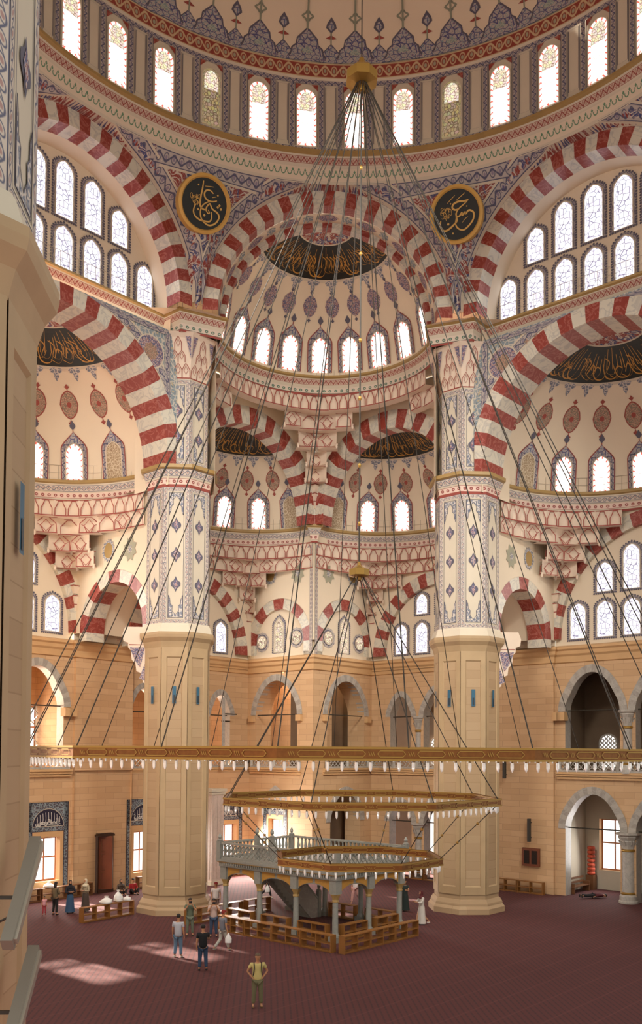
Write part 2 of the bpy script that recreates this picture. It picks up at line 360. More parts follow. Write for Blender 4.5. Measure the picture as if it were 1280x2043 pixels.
# ================================================================ the building
ZC, ZU = 23.3, 31.4                            # the two cornice levels
def panel(mb, S, x0, x1, z0, z1, m=0, o=0): mb.strip([S(x0, z0, o), S(x1, z0, o)], [S(x0, z1, o), S(x1, z1, o)], m)
def arch_panel(mb, S, x0, x1, z1, xc, zs, r, m=0, n=20, pt=0):
    """wall above an arch: from the arch curve out to the rectangle x0..x1, zs..z1"""
    A = []; B = []
    angs = sorted(set([PI*i/n for i in range(n+1)]+[math.atan2(z1-zs, x1-xc), math.atan2(z1-zs, x0-xc)]))
    for a in angs:
        c, s_ = math.cos(a), max(0, math.sin(a)); t = 1e9
        if c > 1e-6: t = min(t, (x1-xc)/c)
        if c < -1e-6: t = min(t, (x0-xc)/c)
        if s_ > 1e-6: t = min(t, (z1-zs)/s_)
        q = min(r, t); A.append(S(xc+q*c, zs+q*s_+pt*max(0, s_-.6)*(1 if q == r else 0))); B.append(S(xc+t*c, zs+t*s_))
    mb.strip(A, B, m)
def arch_pts(xc, zs, r, n=20, pt=0): return [(xc+r*math.cos(PI*i/n), zs+r*math.sin(PI*i/n)+pt*max(0, math.sin(PI*i/n)-.6)) for i in range(n+1)]
def opening(mb, S, x0, x1, z0, z1, xc, hw, zs, zb, depth, m=0, mi=None, pt=.5, vous=None, vw=.45):
    """rectangular wall piece with an arched opening, its jambs and soffit, and a grey voussoir ring"""
    if zb > z0: panel(mb, S, x0, x1, z0, zb, m)
    panel(mb, S, x0, xc-hw, zb, zs, m); panel(mb, S, xc+hw, x1, zb, zs, m)
    arch_panel(mb, S, x0, x1, z1, xc, zs, hw, m, pt=pt)
    cur = [(xc+hw, zb)]+arch_pts(xc, zs, hw, 20, pt)+[(xc-hw, zb)]
    mi = m if mi is None else mi
    mb.strip([S(a, b, 0) for a, b in cur], [S(a, b, -depth) for a, b in cur], mi)
    if vous:
        A = arch_pts(xc, zs, hw, 22, pt); B = arch_pts(xc, zs, hw+vw, 22, pt)
        mb.strip([S(*p, .05) for p in A], [S(*p, .05) for p in B], lambda i: vous[i % 2])
        mb.strip([S(*p, .05) for p in B], [S(*p, 0) for p in B], vous[0]); mb.strip([S(*p, .05) for p in A], [S(*p, -.6) for p in A], vous[0])
def voussoirs(name, p, xc, zs, ri, re, nseg, df, db, clip=None, zb=None, S=None):
    """red and white arch: front face ring and soffit"""
    S = S or (lambda x, z, o=0: p(x, df-o, z)); mb = MB()
    cx = (lambda x: max(clip[0], min(clip[1], x))) if clip else (lambda x: x)
    for i in range(nseg):
        m = i % 2 == 0
        a = [PI*(i+k/2)/nseg for k in range(3)]
        I = [(xc+ri*math.cos(t), zs+ri*math.sin(t)) for t in a]; O = [(cx(xc+re*math.cos(t)), zs+re*math.sin(t)) for t in a]
        mb.strip([S(*q) for q in I], [S(*q) for q in O], int(m))
        mb.strip([S(*q) for q in I], [S(q[0], q[1], -(db-df)) for q in I], int(m))
    if zb is not None:                         # stilted springers
        for sx in (-1, 1):
            x = xc+sx*ri; xo = cx(xc+sx*re); nst = max(1, round((zs-zb)/.75))
            for k in range(nst):
                z0 = zs-(zs-zb)*(k+1)/nst; z1 = zs-(zs-zb)*k/nst; mm = (k+1) % 2 == 0
                mb.strip([S(x, z0), S(xo, z0)], [S(x, z1), S(xo, z1)], int(mm)); mb.strip([S(x, z0), S(x, z0, -(db-df))], [S(x, z1), S(x, z1, -(db-df))], int(mm))
    return struct(mb.build(name, [WHITEM, REDM]))
NWIN = [0]
def window(S, w, h, glass, style='lattice', point=.12):
    """stained glass window: raised lip, painted surround, glass with its border; origin at the sill centre"""
    NWIN[0] += 1; mb = MB(); nm = 'window_%d' % NWIN[0]
    L0 = arch_loop(w, h, 12, point)
    def grow(g, gp=0): return [(x*(w+2*g)/w, y+g if y > 0 else -g*.6) for x, y in arch_loop(w, h, 12, point+gp)]
    L1 = grow(.05); 
    mb.strip([S(x, y, .07) for x, y in L0], [S(x, y, .07) for x, y in L1], 0); mb.strip([S(x, y, .07) for x, y in L1], [S(x, y, 0) for x, y in L1], 0); mb.strip([S(x, y, .07) for x, y in L0], [S(x, y, .0) for x, y in L0], 0)
    if style == 'scallop':                     # dark scalloped surround
        L2 = grow(.19)
        ringput(mb, L1, L2, S, 1, .03, True, 1)
        per = []; n = len(L2)
        for i in range(n):
            a, b = L2[i], L2[(i+1) % n]; k = max(1, int(math.dist(a, b)/.13))
            for j in range(k): per.append((a[0]+(b[0]-a[0])*j/k, a[1]+(b[1]-a[1])*j/k))
        for q in per: put(mb, [(q[0]+.06*math.cos(t), q[1]+.06*math.sin(t)) for t in (0, 1.05, 2.1, 3.14, 4.2, 5.25)], S, 2, .035)
    elif style == 'crown':                     # ogee surround with finial
        L2 = grow(.24, .35); L2 = [(x, max(y, 0)) for x, y in L2]; L1b = [(x, max(y, 0)) for x, y in L1]
        L3 = [(x*1.07, y*1.02) for x, y in L2]
        ringput(mb, L2, L3, S, 3, .025, False, .1); ringput(mb, L1b, L2, S, 1, .03, False, 1)
        t = h+.24+.30; put(mb, [(-.36, t-.45), (-.2, t-.1), (0, t+.2), (.2, t-.1), (.36, t-.45), (0, t-.4)], S, 4, .036, (0, t-.2))
        ribbon(mb, [(0, t+.15), (0, t+.5)], .05, S, 3, .03); put(mb, [(0, t+.3), (.13, t+.42), (.17, t+.52), (0, t+.8), (-.17, t+.52), (-.13, t+.42)], S, 2, .035)
    o = struct(mb.build(nm, [PLASTERW, B_CHAIN if style == 'crown' else B_SCROLLD, DARKLINE, REDLINE, A_BLUE]))
    g = MB(); k = .12
    if glass is None: put(g, L0, S, 0, .02, (0, h/2)); g.build('blind_panel', [BLIND], o); return o
    Li = [(x*(w-2*k)/w, y-k if y > 0 else k) for x, y in arch_loop(w, h, 12, point)]
    put(g, Li, S, 0, .03, (0, h*.5)); 
    if style == 'drum':
        zt = h*.62; top = [q for q in Li if q[1] > zt]; top = [((w-2*k)/2*-1, zt)]+top+[((w-2*k)/2, zt)]
        put(g, top, S, 2, .036, (0, h*.8))
    ringput(g, Li, L0, S, 1, .03, True, 1)
    g.build('pane', [glass, G_RED if glass in (G_DRUM, G_WIN) else glass, G_DRUMTOP], o)
    return o
def medallion(mb, S, w, h, mo, mf, ml):
    put(mb, almond(w*1.12, h*1.1), S, mo, .02); put(mb, almond(w, h), S, mf, .028); put(mb, almond(w*.3, h*.22), S, mo, .034, (0, 0)); 
    for s_ in (-1, 1):
        ribbon(mb, [(0, s_*h*.52), (0, s_*h*.68)], .045, S, mo, .02)
        y = s_*h*.78; d = h*.10; put(mb, [(0, y-d*1.3), (d*1.2, y), (d*.6, y+d*.3), (0, y+d*1.3), (-d*.6, y+d*.3), (-d*1.2, y)], S, ml, .026, (0, y))
def half_dome(name, c, hd, r, z0, wins, cap, meds, medel, palm, med_mats, msz, wsz):
    mb = MB(); H = math.radians(hd)
    f = lambda i, j: sph_S(c, r, z0, H-PI/2+PI*i, 0)(0, j*PI/2*r*.999, 0)
    mb.grid(f, 48, 24, lambda i, j: 0)
    S = lambda a, e: sph_S(c, r, z0, H+math.radians(a), math.radians(e))
    # calligraphy cap: dark ground, gold script, crown rosette
    c0 = math.radians(cap); n = 40
    ring = lambda el, o: [sph_S(c, r, z0, H-PI/2+PI*i/n, el)(0, 0, o) for i in range(n+1)]
    mb.strip(ring(c0-.028, .02), ring(c0, .02), 1)
    for k in range(6):
        e0 = c0+(1.32-c0)*k/6; e1 = c0+(1.32-c0)*(k+1)/6; mb.strip(ring(e0, .03), ring(e1, .03), 2)
    mb.strip(ring(1.31, .04), ring(1.325, .04), 1); mb.strip(ring(1.325, .035), ring(1.565, .03), 3, uv=True, h=1.2)
    rn = random.Random(int(hd*7+r*100)); eb = c0+.03
    for q in range(44):                        # radial uprights
        a = H-PI/2+PI*(q+.5)/44+rn.uniform(-.02, .02); e1 = 1.29-rn.uniform(0, .12)
        mb.strip([sph_S(c, r, z0, a-.005, e)(0, 0, .045) for e in np.linspace(c0+.12, e1, 5)], [sph_S(c, r, z0, a+.006+.014*(1.2-e), e)(0, 0, .045) for e in np.linspace(c0+.12, e1, 5)], 4)
    Sb = lambda x, y, o=0: sph_S(c, r, z0, H+x, c0+y)(0, 0, o)
    x = -PI/2+.1
    while x < PI/2-.1:
        w = .008; t = rn.choice((0, 1, 2)); s_ = rn.uniform(.8, 1.2)
        if t == 0: pts = [(x-.1, .22), (x-.03, .06), (x+.1*s_, .05), (x+.17*s_, .2)]
        elif t == 1: pts = [(x, .1), (x+.06, .2*s_), (x+.13, .14), (x+.05, .04), (x-.06, .08)]
        else: pts = [(x, .3), (x+.1, .24), (x+.06, .12), (x+.16, .09), (x+.22, .18)]
        ribbon(mb, smooth_path([(px_, py_*.8) for px_, py_ in pts]), [w*(1+.8*math.sin(i/3.)) for i in range(len(pts)*5-4)], Sb, 4, .05); x += .085
    for a in palm:                             # fringe of palmettes under the cap
        Sx = S(a, cap); g = r*math.cos(c0)*math.radians(palm[1]-palm[0])/2*.78
        put(mb, [(-g, -.12), (-g*.75, -.35), (-g*.35, -.4), (-g*.3, -.62), (0, -.85), (g*.3, -.62), (g*.35, -.4), (g*.75, -.35), (g, -.12), (0, -.05)], Sx, 5, .02, (0, -.35))
    mo, mf, ml = med_mats
    for a in meds: medallion(mb, S(a, medel), msz[0], msz[1], mo, mf, ml)
    o = struct(mb.build(name, [PLASTER, PLASTERW, INK, A_FIELD, GOLDP, A_GREY, REDLINE, DARKLINE, A_MED, A_REDM]))
    for a, z, b in wins:
        el = math.asin((z-z0)/r); Sx = sph_S(c, r, z0, H+math.radians(a), el)
        window(Sx, wsz[0], wsz[1], None if b else G_DRUM if False else G_WIN, 'crown', .1)
    return o
G_WIN = M_glass('white_stained_glass', 2.4, '#fffaf2', '#d89a88', sc=3.6, w=.03, tint=.08)
def sweep(mb, path, prof, mats, closed=False):
    """path: list of xy; profile: (inset to the right of travel, z); mats per profile segment"""
    n = len(path); nor = []
    for i in range(n):
        a = np.array(path[max(i-1, 0)]); b = np.array(path[i]); c = np.array(path[min(i+1, n-1)])
        d1 = b-a if i > 0 else c-b; d2 = c-b if i < n-1 else b-a
        d1 = d1/(np.linalg.norm(d1)+1e-9); d2 = d2/(np.linalg.norm(d2)+1e-9)
        n1 = np.array([d1[1], -d1[0]]); n2 = np.array([d2[1], -d2[0]]); m = (n1+n2); m = m/(m@n1+1e-9) if m@n1 > .3 else n1
        nor.append(m)
    for k in range(len(prof)-1):
        (o0, z0), (o1, z1) = prof[k], prof[k+1]
        A = [(path[i][0]+nor[i][0]*o0, path[i][1]+nor[i][1]*o0, z0) for i in range(n)]
        B = [(path[i][0]+nor[i][0]*o1, path[i][1]+nor[i][1]*o1, z1) for i in range(n)]
        mb.strip(A, B, mats[k], uv=True, h=1)
PROF_C = lambda z: [(-.3, z+.22), (.32, z+.22), (.34, z+.06), (.24, z), (.22, z-.08), (.14, z-.40), (.10, z-.46), (.06, z-.76), (.05, z-.84), (.0, z-.95)]
MATS_C = [1, 1, 1, 0, 2, 0, 3, 0, 4]
PROF_U = lambda z: [(-.3, z+.12), (.34, z+.12), (.36, z), (.26, z-.06), (.24, z-.12), (.15, z-.42), (.12, z-.5), (.08, z-.6), (.04, z-.9), (.0, z-1.0)]
MATS_U = [1, 1, 1, 0, 2, 0, 0, 3, 4]
TRIM_MATS_C = [PLASTERW, GOLDTRIM, B_SCROLL, B_RDOT, REDLINE]
TRIM_MATS_U = [PLASTERW, GOLDTRIM, B_REDS, B_GDOT, REDLINE]
# ---------------------------------------------------------------- muqarnas vaulting between a round cornice and the walls
def muqarnas(name, c, hd, r0, distf, zb_f, z1, th, span, ncell, thr):
    """tiers of painted niches; a in degrees from the bay axis; distf(a): wall distance; zb_f(a): arch crown line"""
    mb = MB(); H = math.radians(hd); n = 96; T = len(thr)
    A = [span[0]+(span[1]-span[0])*i/n for i in range(n+1)]; dmin = min(distf(a) for a in A); dmax = max(distf(a) for a in A)
    fr = lambda a: (distf(a)-dmin)/(dmax-dmin+1e-9)
    R = lambda a, k: min(distf(a)-.03, r0+(distf(a)-r0)*((k+.25)/(T+.4))**.72)
    act = lambda a, k: (fr(a) >= thr[k]) and (z1-th*(k+1) > zb_f(a)-.25)
    pt = lambda a, rr, z: azp(c, rr, H+math.radians(a), z)
    for k in range(T):
        zt = z1-th*k; zl = zt-th; nc = ncell[k]; da = (span[1]-span[0])/nc
        for q in range(nc):
            a0 = span[0]+da*q; a1 = a0+da; am = (a0+a1)/2
            if not act(am, k): continue
            deep = .20 if k else .13
            def g(u, v):
                a = a0+da*u; s_ = 2*u-1; prof = max(0, 1-s_*s_)**.5*(1 if v < .55 else max(0, (1-v)/.45)**.5)
                return pt(a, min(distf(a)-.02, R(a, k)+deep*prof), zl+th*v)
            mb.grid(g, 6, 5, 0)
            Rn = R(am, k+1) if k+1 < T else distf(am)
            mb.strip([pt(a, R(a, k), zl) for a in (a0, am, a1)], [pt(a, max(R(a, k), Rn)+.25, zl) for a in (a0, am, a1)], 0)
            w2 = math.radians(da)/2*R(am, k); S = lambda x, y, o=0: pt(am+math.degrees(x/R(am, k)), R(am, k)-o+.0, zl+y)
            lw = .05
            ribbon(mb, [(-w2, 0), (w2, 0)], lw*1.2, S, 1, .02); ribbon(mb, [(-w2, th), (w2, th)], lw, S, 1, .02)
            if k == 0: ribbon(mb, [(-w2*.8, .02), (-w2*.8, th*.45), (-w2*.45, th*.75), (-w2*.3, th*.95), (w2*.3, th*.95), (w2*.45, th*.75), (w2*.8, th*.45), (w2*.8, .02)], lw, S, 1, .03)
            elif k == 1 and q % 2: ribbon(mb, [(-w2*.8, 0), (-w2*.75, th*.5), (-w2*.2, th*.92), (w2*.2, th*.92), (w2*.75, th*.5), (w2*.8, 0)], lw, S, 1, .03)
            else:
                ribbon(mb, [(0, th*.08), (w2*.5, th*.45), (0, th*.85), (-w2*.5, th*.45)], lw, S, 1, .03, True)
                for s_ in (-1, 1):
                    ribbon(mb, [(s_*w2*.95, .02), (s_*w2*.9, th*.6), (s_*w2*.5, th*.45), (s_*w2*.2, .03)], lw, S, 1, .03); ribbon(mb, [(s_*w2*.9, th*.6), (s_*w2*.3, th*.97)], lw, S, 1, .03)
            if k >= 1 and (not act(am-da, k) or not act(am+da, k) or k >= 2):   # hanging drops
                for aa in ((a0, a1) if k >= 2 else (a0 if not act(am-da, k) else a1,)):
                    b = pt(aa, R(aa, k)+.02, zl); mb.lathe(b, [(.02, -.22), (.06, -.18), (.08, -.04), (.05, 0), (.10, .08)], 6, 0)
    # closing surface behind the tiers
    k = T; a_s = [a for a in A if fr(a) >= thr[-1]*.9]
    for i in range(n):
        a0, a1 = A[i], A[i+1]; zz = [max(zb_f(a)-.05, z1-th*(T+1.6)*min(1, .25+1.05*fr(a))) for a in (a0, a1)]
        mb.strip([pt(a0, r0+.05, z1+.3), pt(a1, r0+.05, z1+.3)], [pt(a0, distf(a0)-.02, zz[0]), pt(a1, distf(a1)-.02, zz[1])], 0) if min(fr(a0), fr(a1)) > -1 and False else None
    # pendant at the foot of the corner
    for am in [A[i] for i in range(1, n) if fr(A[i]) > fr(A[i-1]) and fr(A[i]) >= fr(A[i+1]) and fr(A[i]) > .9]:
        d = distf(am); zt = z1-th*T
        for dz, w, rr in ((0, .55, .55), (.55, .38, .35), (1.05, .2, .2)):
            b0 = pt(am, d-rr, zt-dz)
            lp = lambda z, q: [pt(am-math.degrees(w*q/d), d-.05, z), pt(am, d-rr*q*1.1-.05, z), pt(am+math.degrees(w*q/d), d-.05, z)]
            mb.strip(lp(zt-dz, 1), lp(zt-dz-.5, .55), 0); mb.strip(lp(zt-dz-.02, 1.04), lp(zt-dz-.07, 1.0), 1); mb.face(lp(zt-dz-.5, .55), 0)
    return struct(mb.build(name, [PINK, REDLINE], smooth=True, angle=.5))
TN = [0]
def trim(mb, mats, smooth=True):
    TN[0] += 1; return struct(mb.build('trim_%d' % TN[0], mats, smooth=smooth))
def vname(): TN[0] += 1; return 'trim_%d' % TN[0]
# ---------------------------------------------------------------- dome and drum
def dome():
    mb = MB(); R = 16.0; a0, a1 = -PI, PI; n = 160; zt = 44.42
    az = lambda i: a0+(a1-a0)*i/n
    el = lambda j: PI/2*j
    fz = lambda e: zt+11.2*math.sin(e); fr = lambda e: R*math.cos(e)
    mb.grid(lambda i, j: azp((0, 0), fr(el(j))+1e-3, a0+(a1-a0)*i, fz(el(j))), n, 26, 0)
    def DS(a_deg, off=0):
        a = math.radians(a_deg)
        def f(x, y, o=0):
            e = y/13.5; rr = fr(e)-o; return azp((0, 0), rr, a+x/max(2, rr), fz(e)-.4*o)
        return f
    for k in range(-13, 14):                   # crown ornament round the dome foot, one big and one small per window bay
        a = 4.5+9*k
        if abs(a) > 108: continue
        S = DS(a)
        big = [(-1.25, .0), (-.85, .35), (-.75, .8), (-.55, 1.0), (-.5, 1.35), (0, 1.95), (.5, 1.35), (.55, 1.0), (.75, .8), (.85, .35), (1.25, .0)]
        put(mb, [(x*1.1, y*1.06) for x, y in big], S, 5, .02, (0, .7)); put(mb, big, S, 1, .03, (0, .7)); put(mb, [(x*.55, y*.5) for x, y in big], S, 2, .04, (0, .3))
        ribbon(mb, [(0, 1.9), (0, 4.6)], .10, S, 6, .02)
        for yy in (2.65, ): put(mb, circ_loop(.28, 16, .06, 4), shift_S(S, 0, yy), 6, .025, (0, 0)); put(mb, circ_loop(.17, 12, .05, 4), shift_S(S, 0, yy), 0, .03, (0, 0))
        put(mb, [(0, 4.3), (.55, 4.9), (0, 6.0), (-.55, 4.9)], S, 4, .025); put(mb, [(0, 4.5), (.4, 4.9), (0, 5.7), (-.4, 4.9)], S, 1, .03)
        S = DS(a+4.5)
        sm = [(-.55, 0), (-.25, .3), (-.4, .6), (0, 1.15), (.4, .6), (.25, .3), (.55, 0)]
        put(mb, [(x*1.15, y*1.05) for x, y in sm], S, 5, .02, (0, .5)); put(mb, sm, S, 1, .03, (0, .5)); ribbon(mb, [(0, 1.1), (0, 2.0)], .07, S, 6, .02)
        put(mb, [(-.3, 1.5), (0, 1.7), (.3, 1.5), (.1, 1.45), (-.1, 1.45)], S, 4, .025)
        put(mb, [(0, 1.8), (.28, 2.1), (.22, 2.35), (0, 2.7), (-.22, 2.35), (-.28, 2.1)], S, 5, .025); put(mb, [(0, 1.9), (.17, 2.15), (0, 2.5), (-.17, 2.15)], S, 1, .03)
    struct(mb.build('ceiling', [PLASTER, A_BLUE, A_TEAL, PLASTERW, REDLINE, DARKLINE, M_plain('sage_line', '#8c8f7c', .7)]))
    # drum wall with its painted bands
    mb = MB(); cs = lambda z, r=R: [azp((0, 0), r, az(i), z) for i in range(n+1)]
    mb.strip(cs(39.5), cs(43.45), 0)
    def band(z0, z1, r0, r1, m): mb.strip(cs(z0, r0), cs(z1, r1), m, uv=True, h=1)
    band(43.45, 43.55, R-.03, R-.1, 0); band(43.55, 44.30, R-.1, R-.12, 2); band(44.30, 44.42, R-.12, R-.02, 0); band(43.22, 43.45, R-.03, R-.03, 1); band(39.62, 39.86, R-.03, R-.03, 1)
    for k in range(-13, 14):
        a = 4.5+9*k
        if abs(a) > 108: continue
        S = cyl_S((0, 0), R, math.radians(a))
        for s_ in (-1, 1):                     # guilloche uprights either side of every window
            mb.strip([S(s_*.66, 39.86, .03), S(s_*.66, 43.22, .03)], [S(s_*.88, 39.86, .03), S(s_*.88, 43.22, .03)], 1, uv=True, h=1)
            put(mb, [(s_*.6, 43.2), (s_*.6, 42.85), (s_*.25, 43.2)], S, 4, .025)
            ribbon(mb, [(s_*.6, 39.9), (s_*.6, 43.2)], .03, S, 5, .03)
            ribbon(mb, [(s_*.94, 39.95), (s_*.94, 43.15)], .03, S, 5, .03)
        S = cyl_S((0, 0), R, math.radians(a+4.5))
        ribbon(mb, [(-.26, 40.1), (-.26, 43.1), (.26, 43.1), (.26, 40.1)], .03, S, 5, .03, True)
    struct(mb.build('wall_drum', [PLASTERW, B_CHAIN, B_RED, B_REDS, REDM, DARKLINE]))
    for k in range(-10, 12):
        a = 4.5+9*(k-1)
        if abs(a) > 82: continue
        S = shift_S(cyl_S((0, 0), R, math.radians(a)), 0, 39.95)
        window(S, .98, 2.93, G_OCHRE if (k-1) in (-3, 2) else G_DRUM, 'drum', 0.02)
    mb = MB(); prof = [(15.9, 39.50), (15.45, 39.45), (15.42, 39.28), (15.56, 39.2), (15.60, 39.12), (15.72, 38.82), (15.78, 38.75), (15.80, 38.68), (15.93, 38.1), (15.97, 37.95)]
    mt = [1, 1, 1, 0, 2, 0, 0, 3, 0]
    for k in range(len(prof)-1): mb.strip(cs(prof[k][1], prof[k][0]), cs(prof[k+1][1], prof[k+1][0]), mt[k], uv=True, h=1)
    trim(mb, [PLASTERW, GOLDTRIM, B_REDS, B_GREEN])
dome()
# ---------------------------------------------------------------- main arches on the octagon, pendentives
AP, RE, RI, ZS = 16.6, 6.58, 5.78, 31.45
def side_p(deg):
    a = math.radians(deg); o = np.array([math.sin(a), math.cos(a), 0]); r = np.array([math.cos(a), -math.sin(a), 0])
    return lambda x, d, z: r*x+o*d+UZ*z
for sd in (-90, -45, 0, 45, 90):
    db = 17.65 if sd else 17.3
    voussoirs(vname(), side_p(sd), 0, ZS, RI, RE, 33, AP, db)
def pendentive(deg):
    """painted triangle between two main arches"""
    mb = MB(); H = math.radians(deg); T22 = math.radians(22.5)
    def zarch(t):                               # t: angle from the pier line (-22.5..22.5 deg)
        x = AP*math.tan(T22-abs(t)); return ZS+math.sqrt(max(0, RE*RE-x*x)) if x < RE else ZS
    ZT = 38.0
    def PS(t, z, o=0):
        za = zarch(t); k = min(1, max(0, (z-za)/(ZT-za+1e-6))); r0 = AP/math.cos(T22-abs(t)); r1 = 15.97
        r = r0+(r1-r0)*k**.8; return azp((0, 0), r-o, H+t, z)
    n = 44
    for i in range(n):
        t0, t1 = -T22+2*T22*i/n, -T22+2*T22*(i+1)/n
        mb.strip([PS(t0, zarch(t0)+(ZT-zarch(t0))*j/14) for j in range(15)], [PS(t1, zarch(t1)+(ZT-zarch(t1))*j/14) for j in range(15)], 0, uv=True, h=2*T22/n*16)
    # uv for the field comes from a planar layout instead
    mb.U = [[(0, 0)]*4 for _ in mb.F]
    for q, f in enumerate(mb.F):
        uv = []
        for k in f: v = mb.V[k]; uv.append(((math.atan2(v[0], v[1])-H)*16.5, v[2]))
        mb.U[q] = uv
    for s_ in (-1, 1):                         # border along each arch
        A = []; B = []; A2 = []; B2 = []; A3 = []; B3 = []
        for i in range(60):
            a = math.radians(2+86*i/59)
            def q(r):
                x = r*math.cos(a); z = ZS+r*math.sin(a); t = T22-math.atan2(x, AP)
                if t < 0: z = ZS+math.sqrt(max(0, r*r-(AP*math.tan(T22))**2)); t = 0
                return s_*t, min(z, ZT)
            A.append(PS(*q(RE+.10), .03)); B.append(PS(*q(RE+.62), .03)); A2.append(PS(*q(RE), .02)); B2.append(PS(*q(RE+.10), .02)); A3.append(PS(*q(RE+.62), .035)); B3.append(PS(*q(RE+.72), .035))
        mb.strip(A, B, 1, uv=True, h=1); mb.strip(A2, B2, 2); mb.strip(A3, B3, 2)
    def topz(i): return -T22+2*T22*i/40
    mb.strip([PS(topz(i), ZT-.62, .045) for i in range(41) if ZT-.62 > zarch(topz(i))+.3], [PS(topz(i), ZT-.06, .045) for i in range(41) if ZT-.62 > zarch(topz(i))+.3], 1, uv=True, h=1)
    mb.strip([PS(topz(i), ZT-.72, .04) for i in range(41) if ZT-.72 > zarch(topz(i))+.4], [PS(topz(i), ZT-.62, .04) for i in range(41) if ZT-.72 > zarch(topz(i))+.4], 2)
    return struct(mb.build('wall_pendentive', [A_FIELD, B_SCROLLD, PLASTERW]))
for dg in (-67.5, -22.5, 22.5, 67.5): pendentive(dg)
# ---------------------------------------------------------------- calligraphy roundels
def roundel(deg, label, strokes, dots, rn_seed):
    a = math.radians(deg); c = azp((0, 0), 16.22, a*1.035, 36.0); nrm = np.array([-math.sin(a)*.93, -math.cos(a)*.93, -.38]); nrm /= np.linalg.norm(nrm)
    ex = np.array([math.cos(a), -math.sin(a), 0]); ey = np.cross(ex, -nrm); ey = ey if ey[2] > 0 else -ey
    S = lambda x, y, o=0: c+ex*x+ey*y+nrm*o
    t = thing('calligraphy_roundel', label, 'roundel', tuple(c), 'calligraphy roundels on the pendentives')
    mb = MB(); R = 1.36; n = 48
    L = lambda r, o: [S(r*math.cos(2*PI*i/n), r*math.sin(2*PI*i/n), o) for i in range(n)]
    mb.strip(L(R, -.45), L(R, .12), 0, True); mb.strip(L(R, .12), L(R*.9, .16), 0, True); mb.strip(L(R*.9, .16), L(R*.85, .08), 0, True); mb.build('gilded_frame', [GOLD], t)
    mb = MB(); mb.fan(L(R*.87, .07), 0); mb.build('panel', [INK], t)
    mb = MB()
    for w, pts in strokes:
        q = smooth_path([(x*R*.86, y*R*.86) for x, y in pts], 6); m = len(q)
        ribbon(mb, q, [w*R*(.55+.6*math.sin(PI*min(1, max(0, (i+.5)/m)))**.6) for i in range(m)], S, 0, .10)
    for x, y, r in dots: put(mb, [((x+r)*R*.86, y*R*.86), (x*R*.86, (y+r)*R*.86), ((x-r)*R*.86, y*R*.86), (x*R*.86, (y-r)*R*.86)], S, 0, .10)
    rn = random.Random(rn_seed)
    for k in range(22):
        x = -.62+.38*rn.random(); y = -.12+.38*rn.random(); a2 = rn.uniform(0, 6.28); l = .09
        q = smooth_path([((x+l*math.cos(a2+j*.9)*.7)*R*.86, (y+l*math.sin(a2+j*.9))*R*.86) for j in range(4)], 3); ribbon(mb, q, .022, S, 0, .10)
    mb.build('gold_script', [GOLD], t)
def px(lst, cx, cy, rx, ry): return [((x-cx)/rx, (cy-y)/ry) for x, y in lst]
c1 = (645, 690, 435, 475)
roundel(-22.5, 'round black panel with gold calligraphy in gilded frame, left one under the dome', [
    (.055, px([(572, 285), (568, 420), (555, 560), (552, 690), (575, 765), (640, 795), (700, 790)], *c1)),
    (.05, px([(785, 470), (730, 430), (650, 440), (615, 500), (640, 580), (720, 620), (800, 610), (870, 580)], *c1)),
    (.05, px([(760, 620), (690, 650), (620, 710), (580, 800), (585, 900), (620, 980), (700, 1040), (780, 1055), (870, 1010), (930, 930), (945, 850), (900, 790), (800, 745), (760, 690), (740, 665), (700, 710), (680, 780), (720, 840), (755, 830), (720, 780)], *c1)),
    (.05, px([(480, 730), (450, 810), (450, 890), (500, 960), (590, 1000), (700, 1000), (780, 980), (805, 910), (790, 800)], *c1)),
    (.02, px([(610, 375), (700, 360), (785, 350)], *c1)), (.018, px([(770, 545), (850, 510)], *c1))],
    [((485-645)/435, (690-380)/475, .04), ((875-645)/435, (690-480)/475, .045), ((900-645)/435, (690-690)/475, .06), ((930-645)/435, (690-650)/475, .06), ((965-645)/435, (690-710)/475, .06), ((660-645)/435, (690-895)/475, .06), ((530-645)/435, (690-815)/475, .05)], 3)
c2 = (632, 682, 432, 455)
roundel(22.5, 'round black panel with gold calligraphy in gilded frame, right one under the dome', [
    (.06, px([(878, 460), (790, 475), (680, 465), (590, 500), (570, 560), (620, 600), (690, 590)], *c2)),
    (.055, px([(870, 465), (800, 520), (700, 580), (640, 650), (640, 720), (690, 720), (740, 670), (745, 715), (800, 670), (810, 700), (870, 650), (930, 670), (965, 720), (950, 810), (880, 900), (780, 970), (710, 970), (640, 920), (610, 840), (630, 740), (620, 660)], *c2)),
    (.06, px([(640, 740), (640, 800), (560, 870), (460, 930), (390, 940), (335, 890), (320, 820), (335, 750)], *c2)),
    (.02, px([(475, 465), (555, 400), (630, 345)], *c2)), (.02, px([(645, 440), (740, 380), (820, 330)], *c2)), (.018, px([(740, 845), (790, 790), (850, 760)], *c2))],
    [((470-632)/432, (682-830)/455, .06), ((540-632)/432, (682-480)/455, .035), ((550-632)/432, (682-1010)/455, .045), ((840-632)/432, (682-570)/455, .035)], 5)
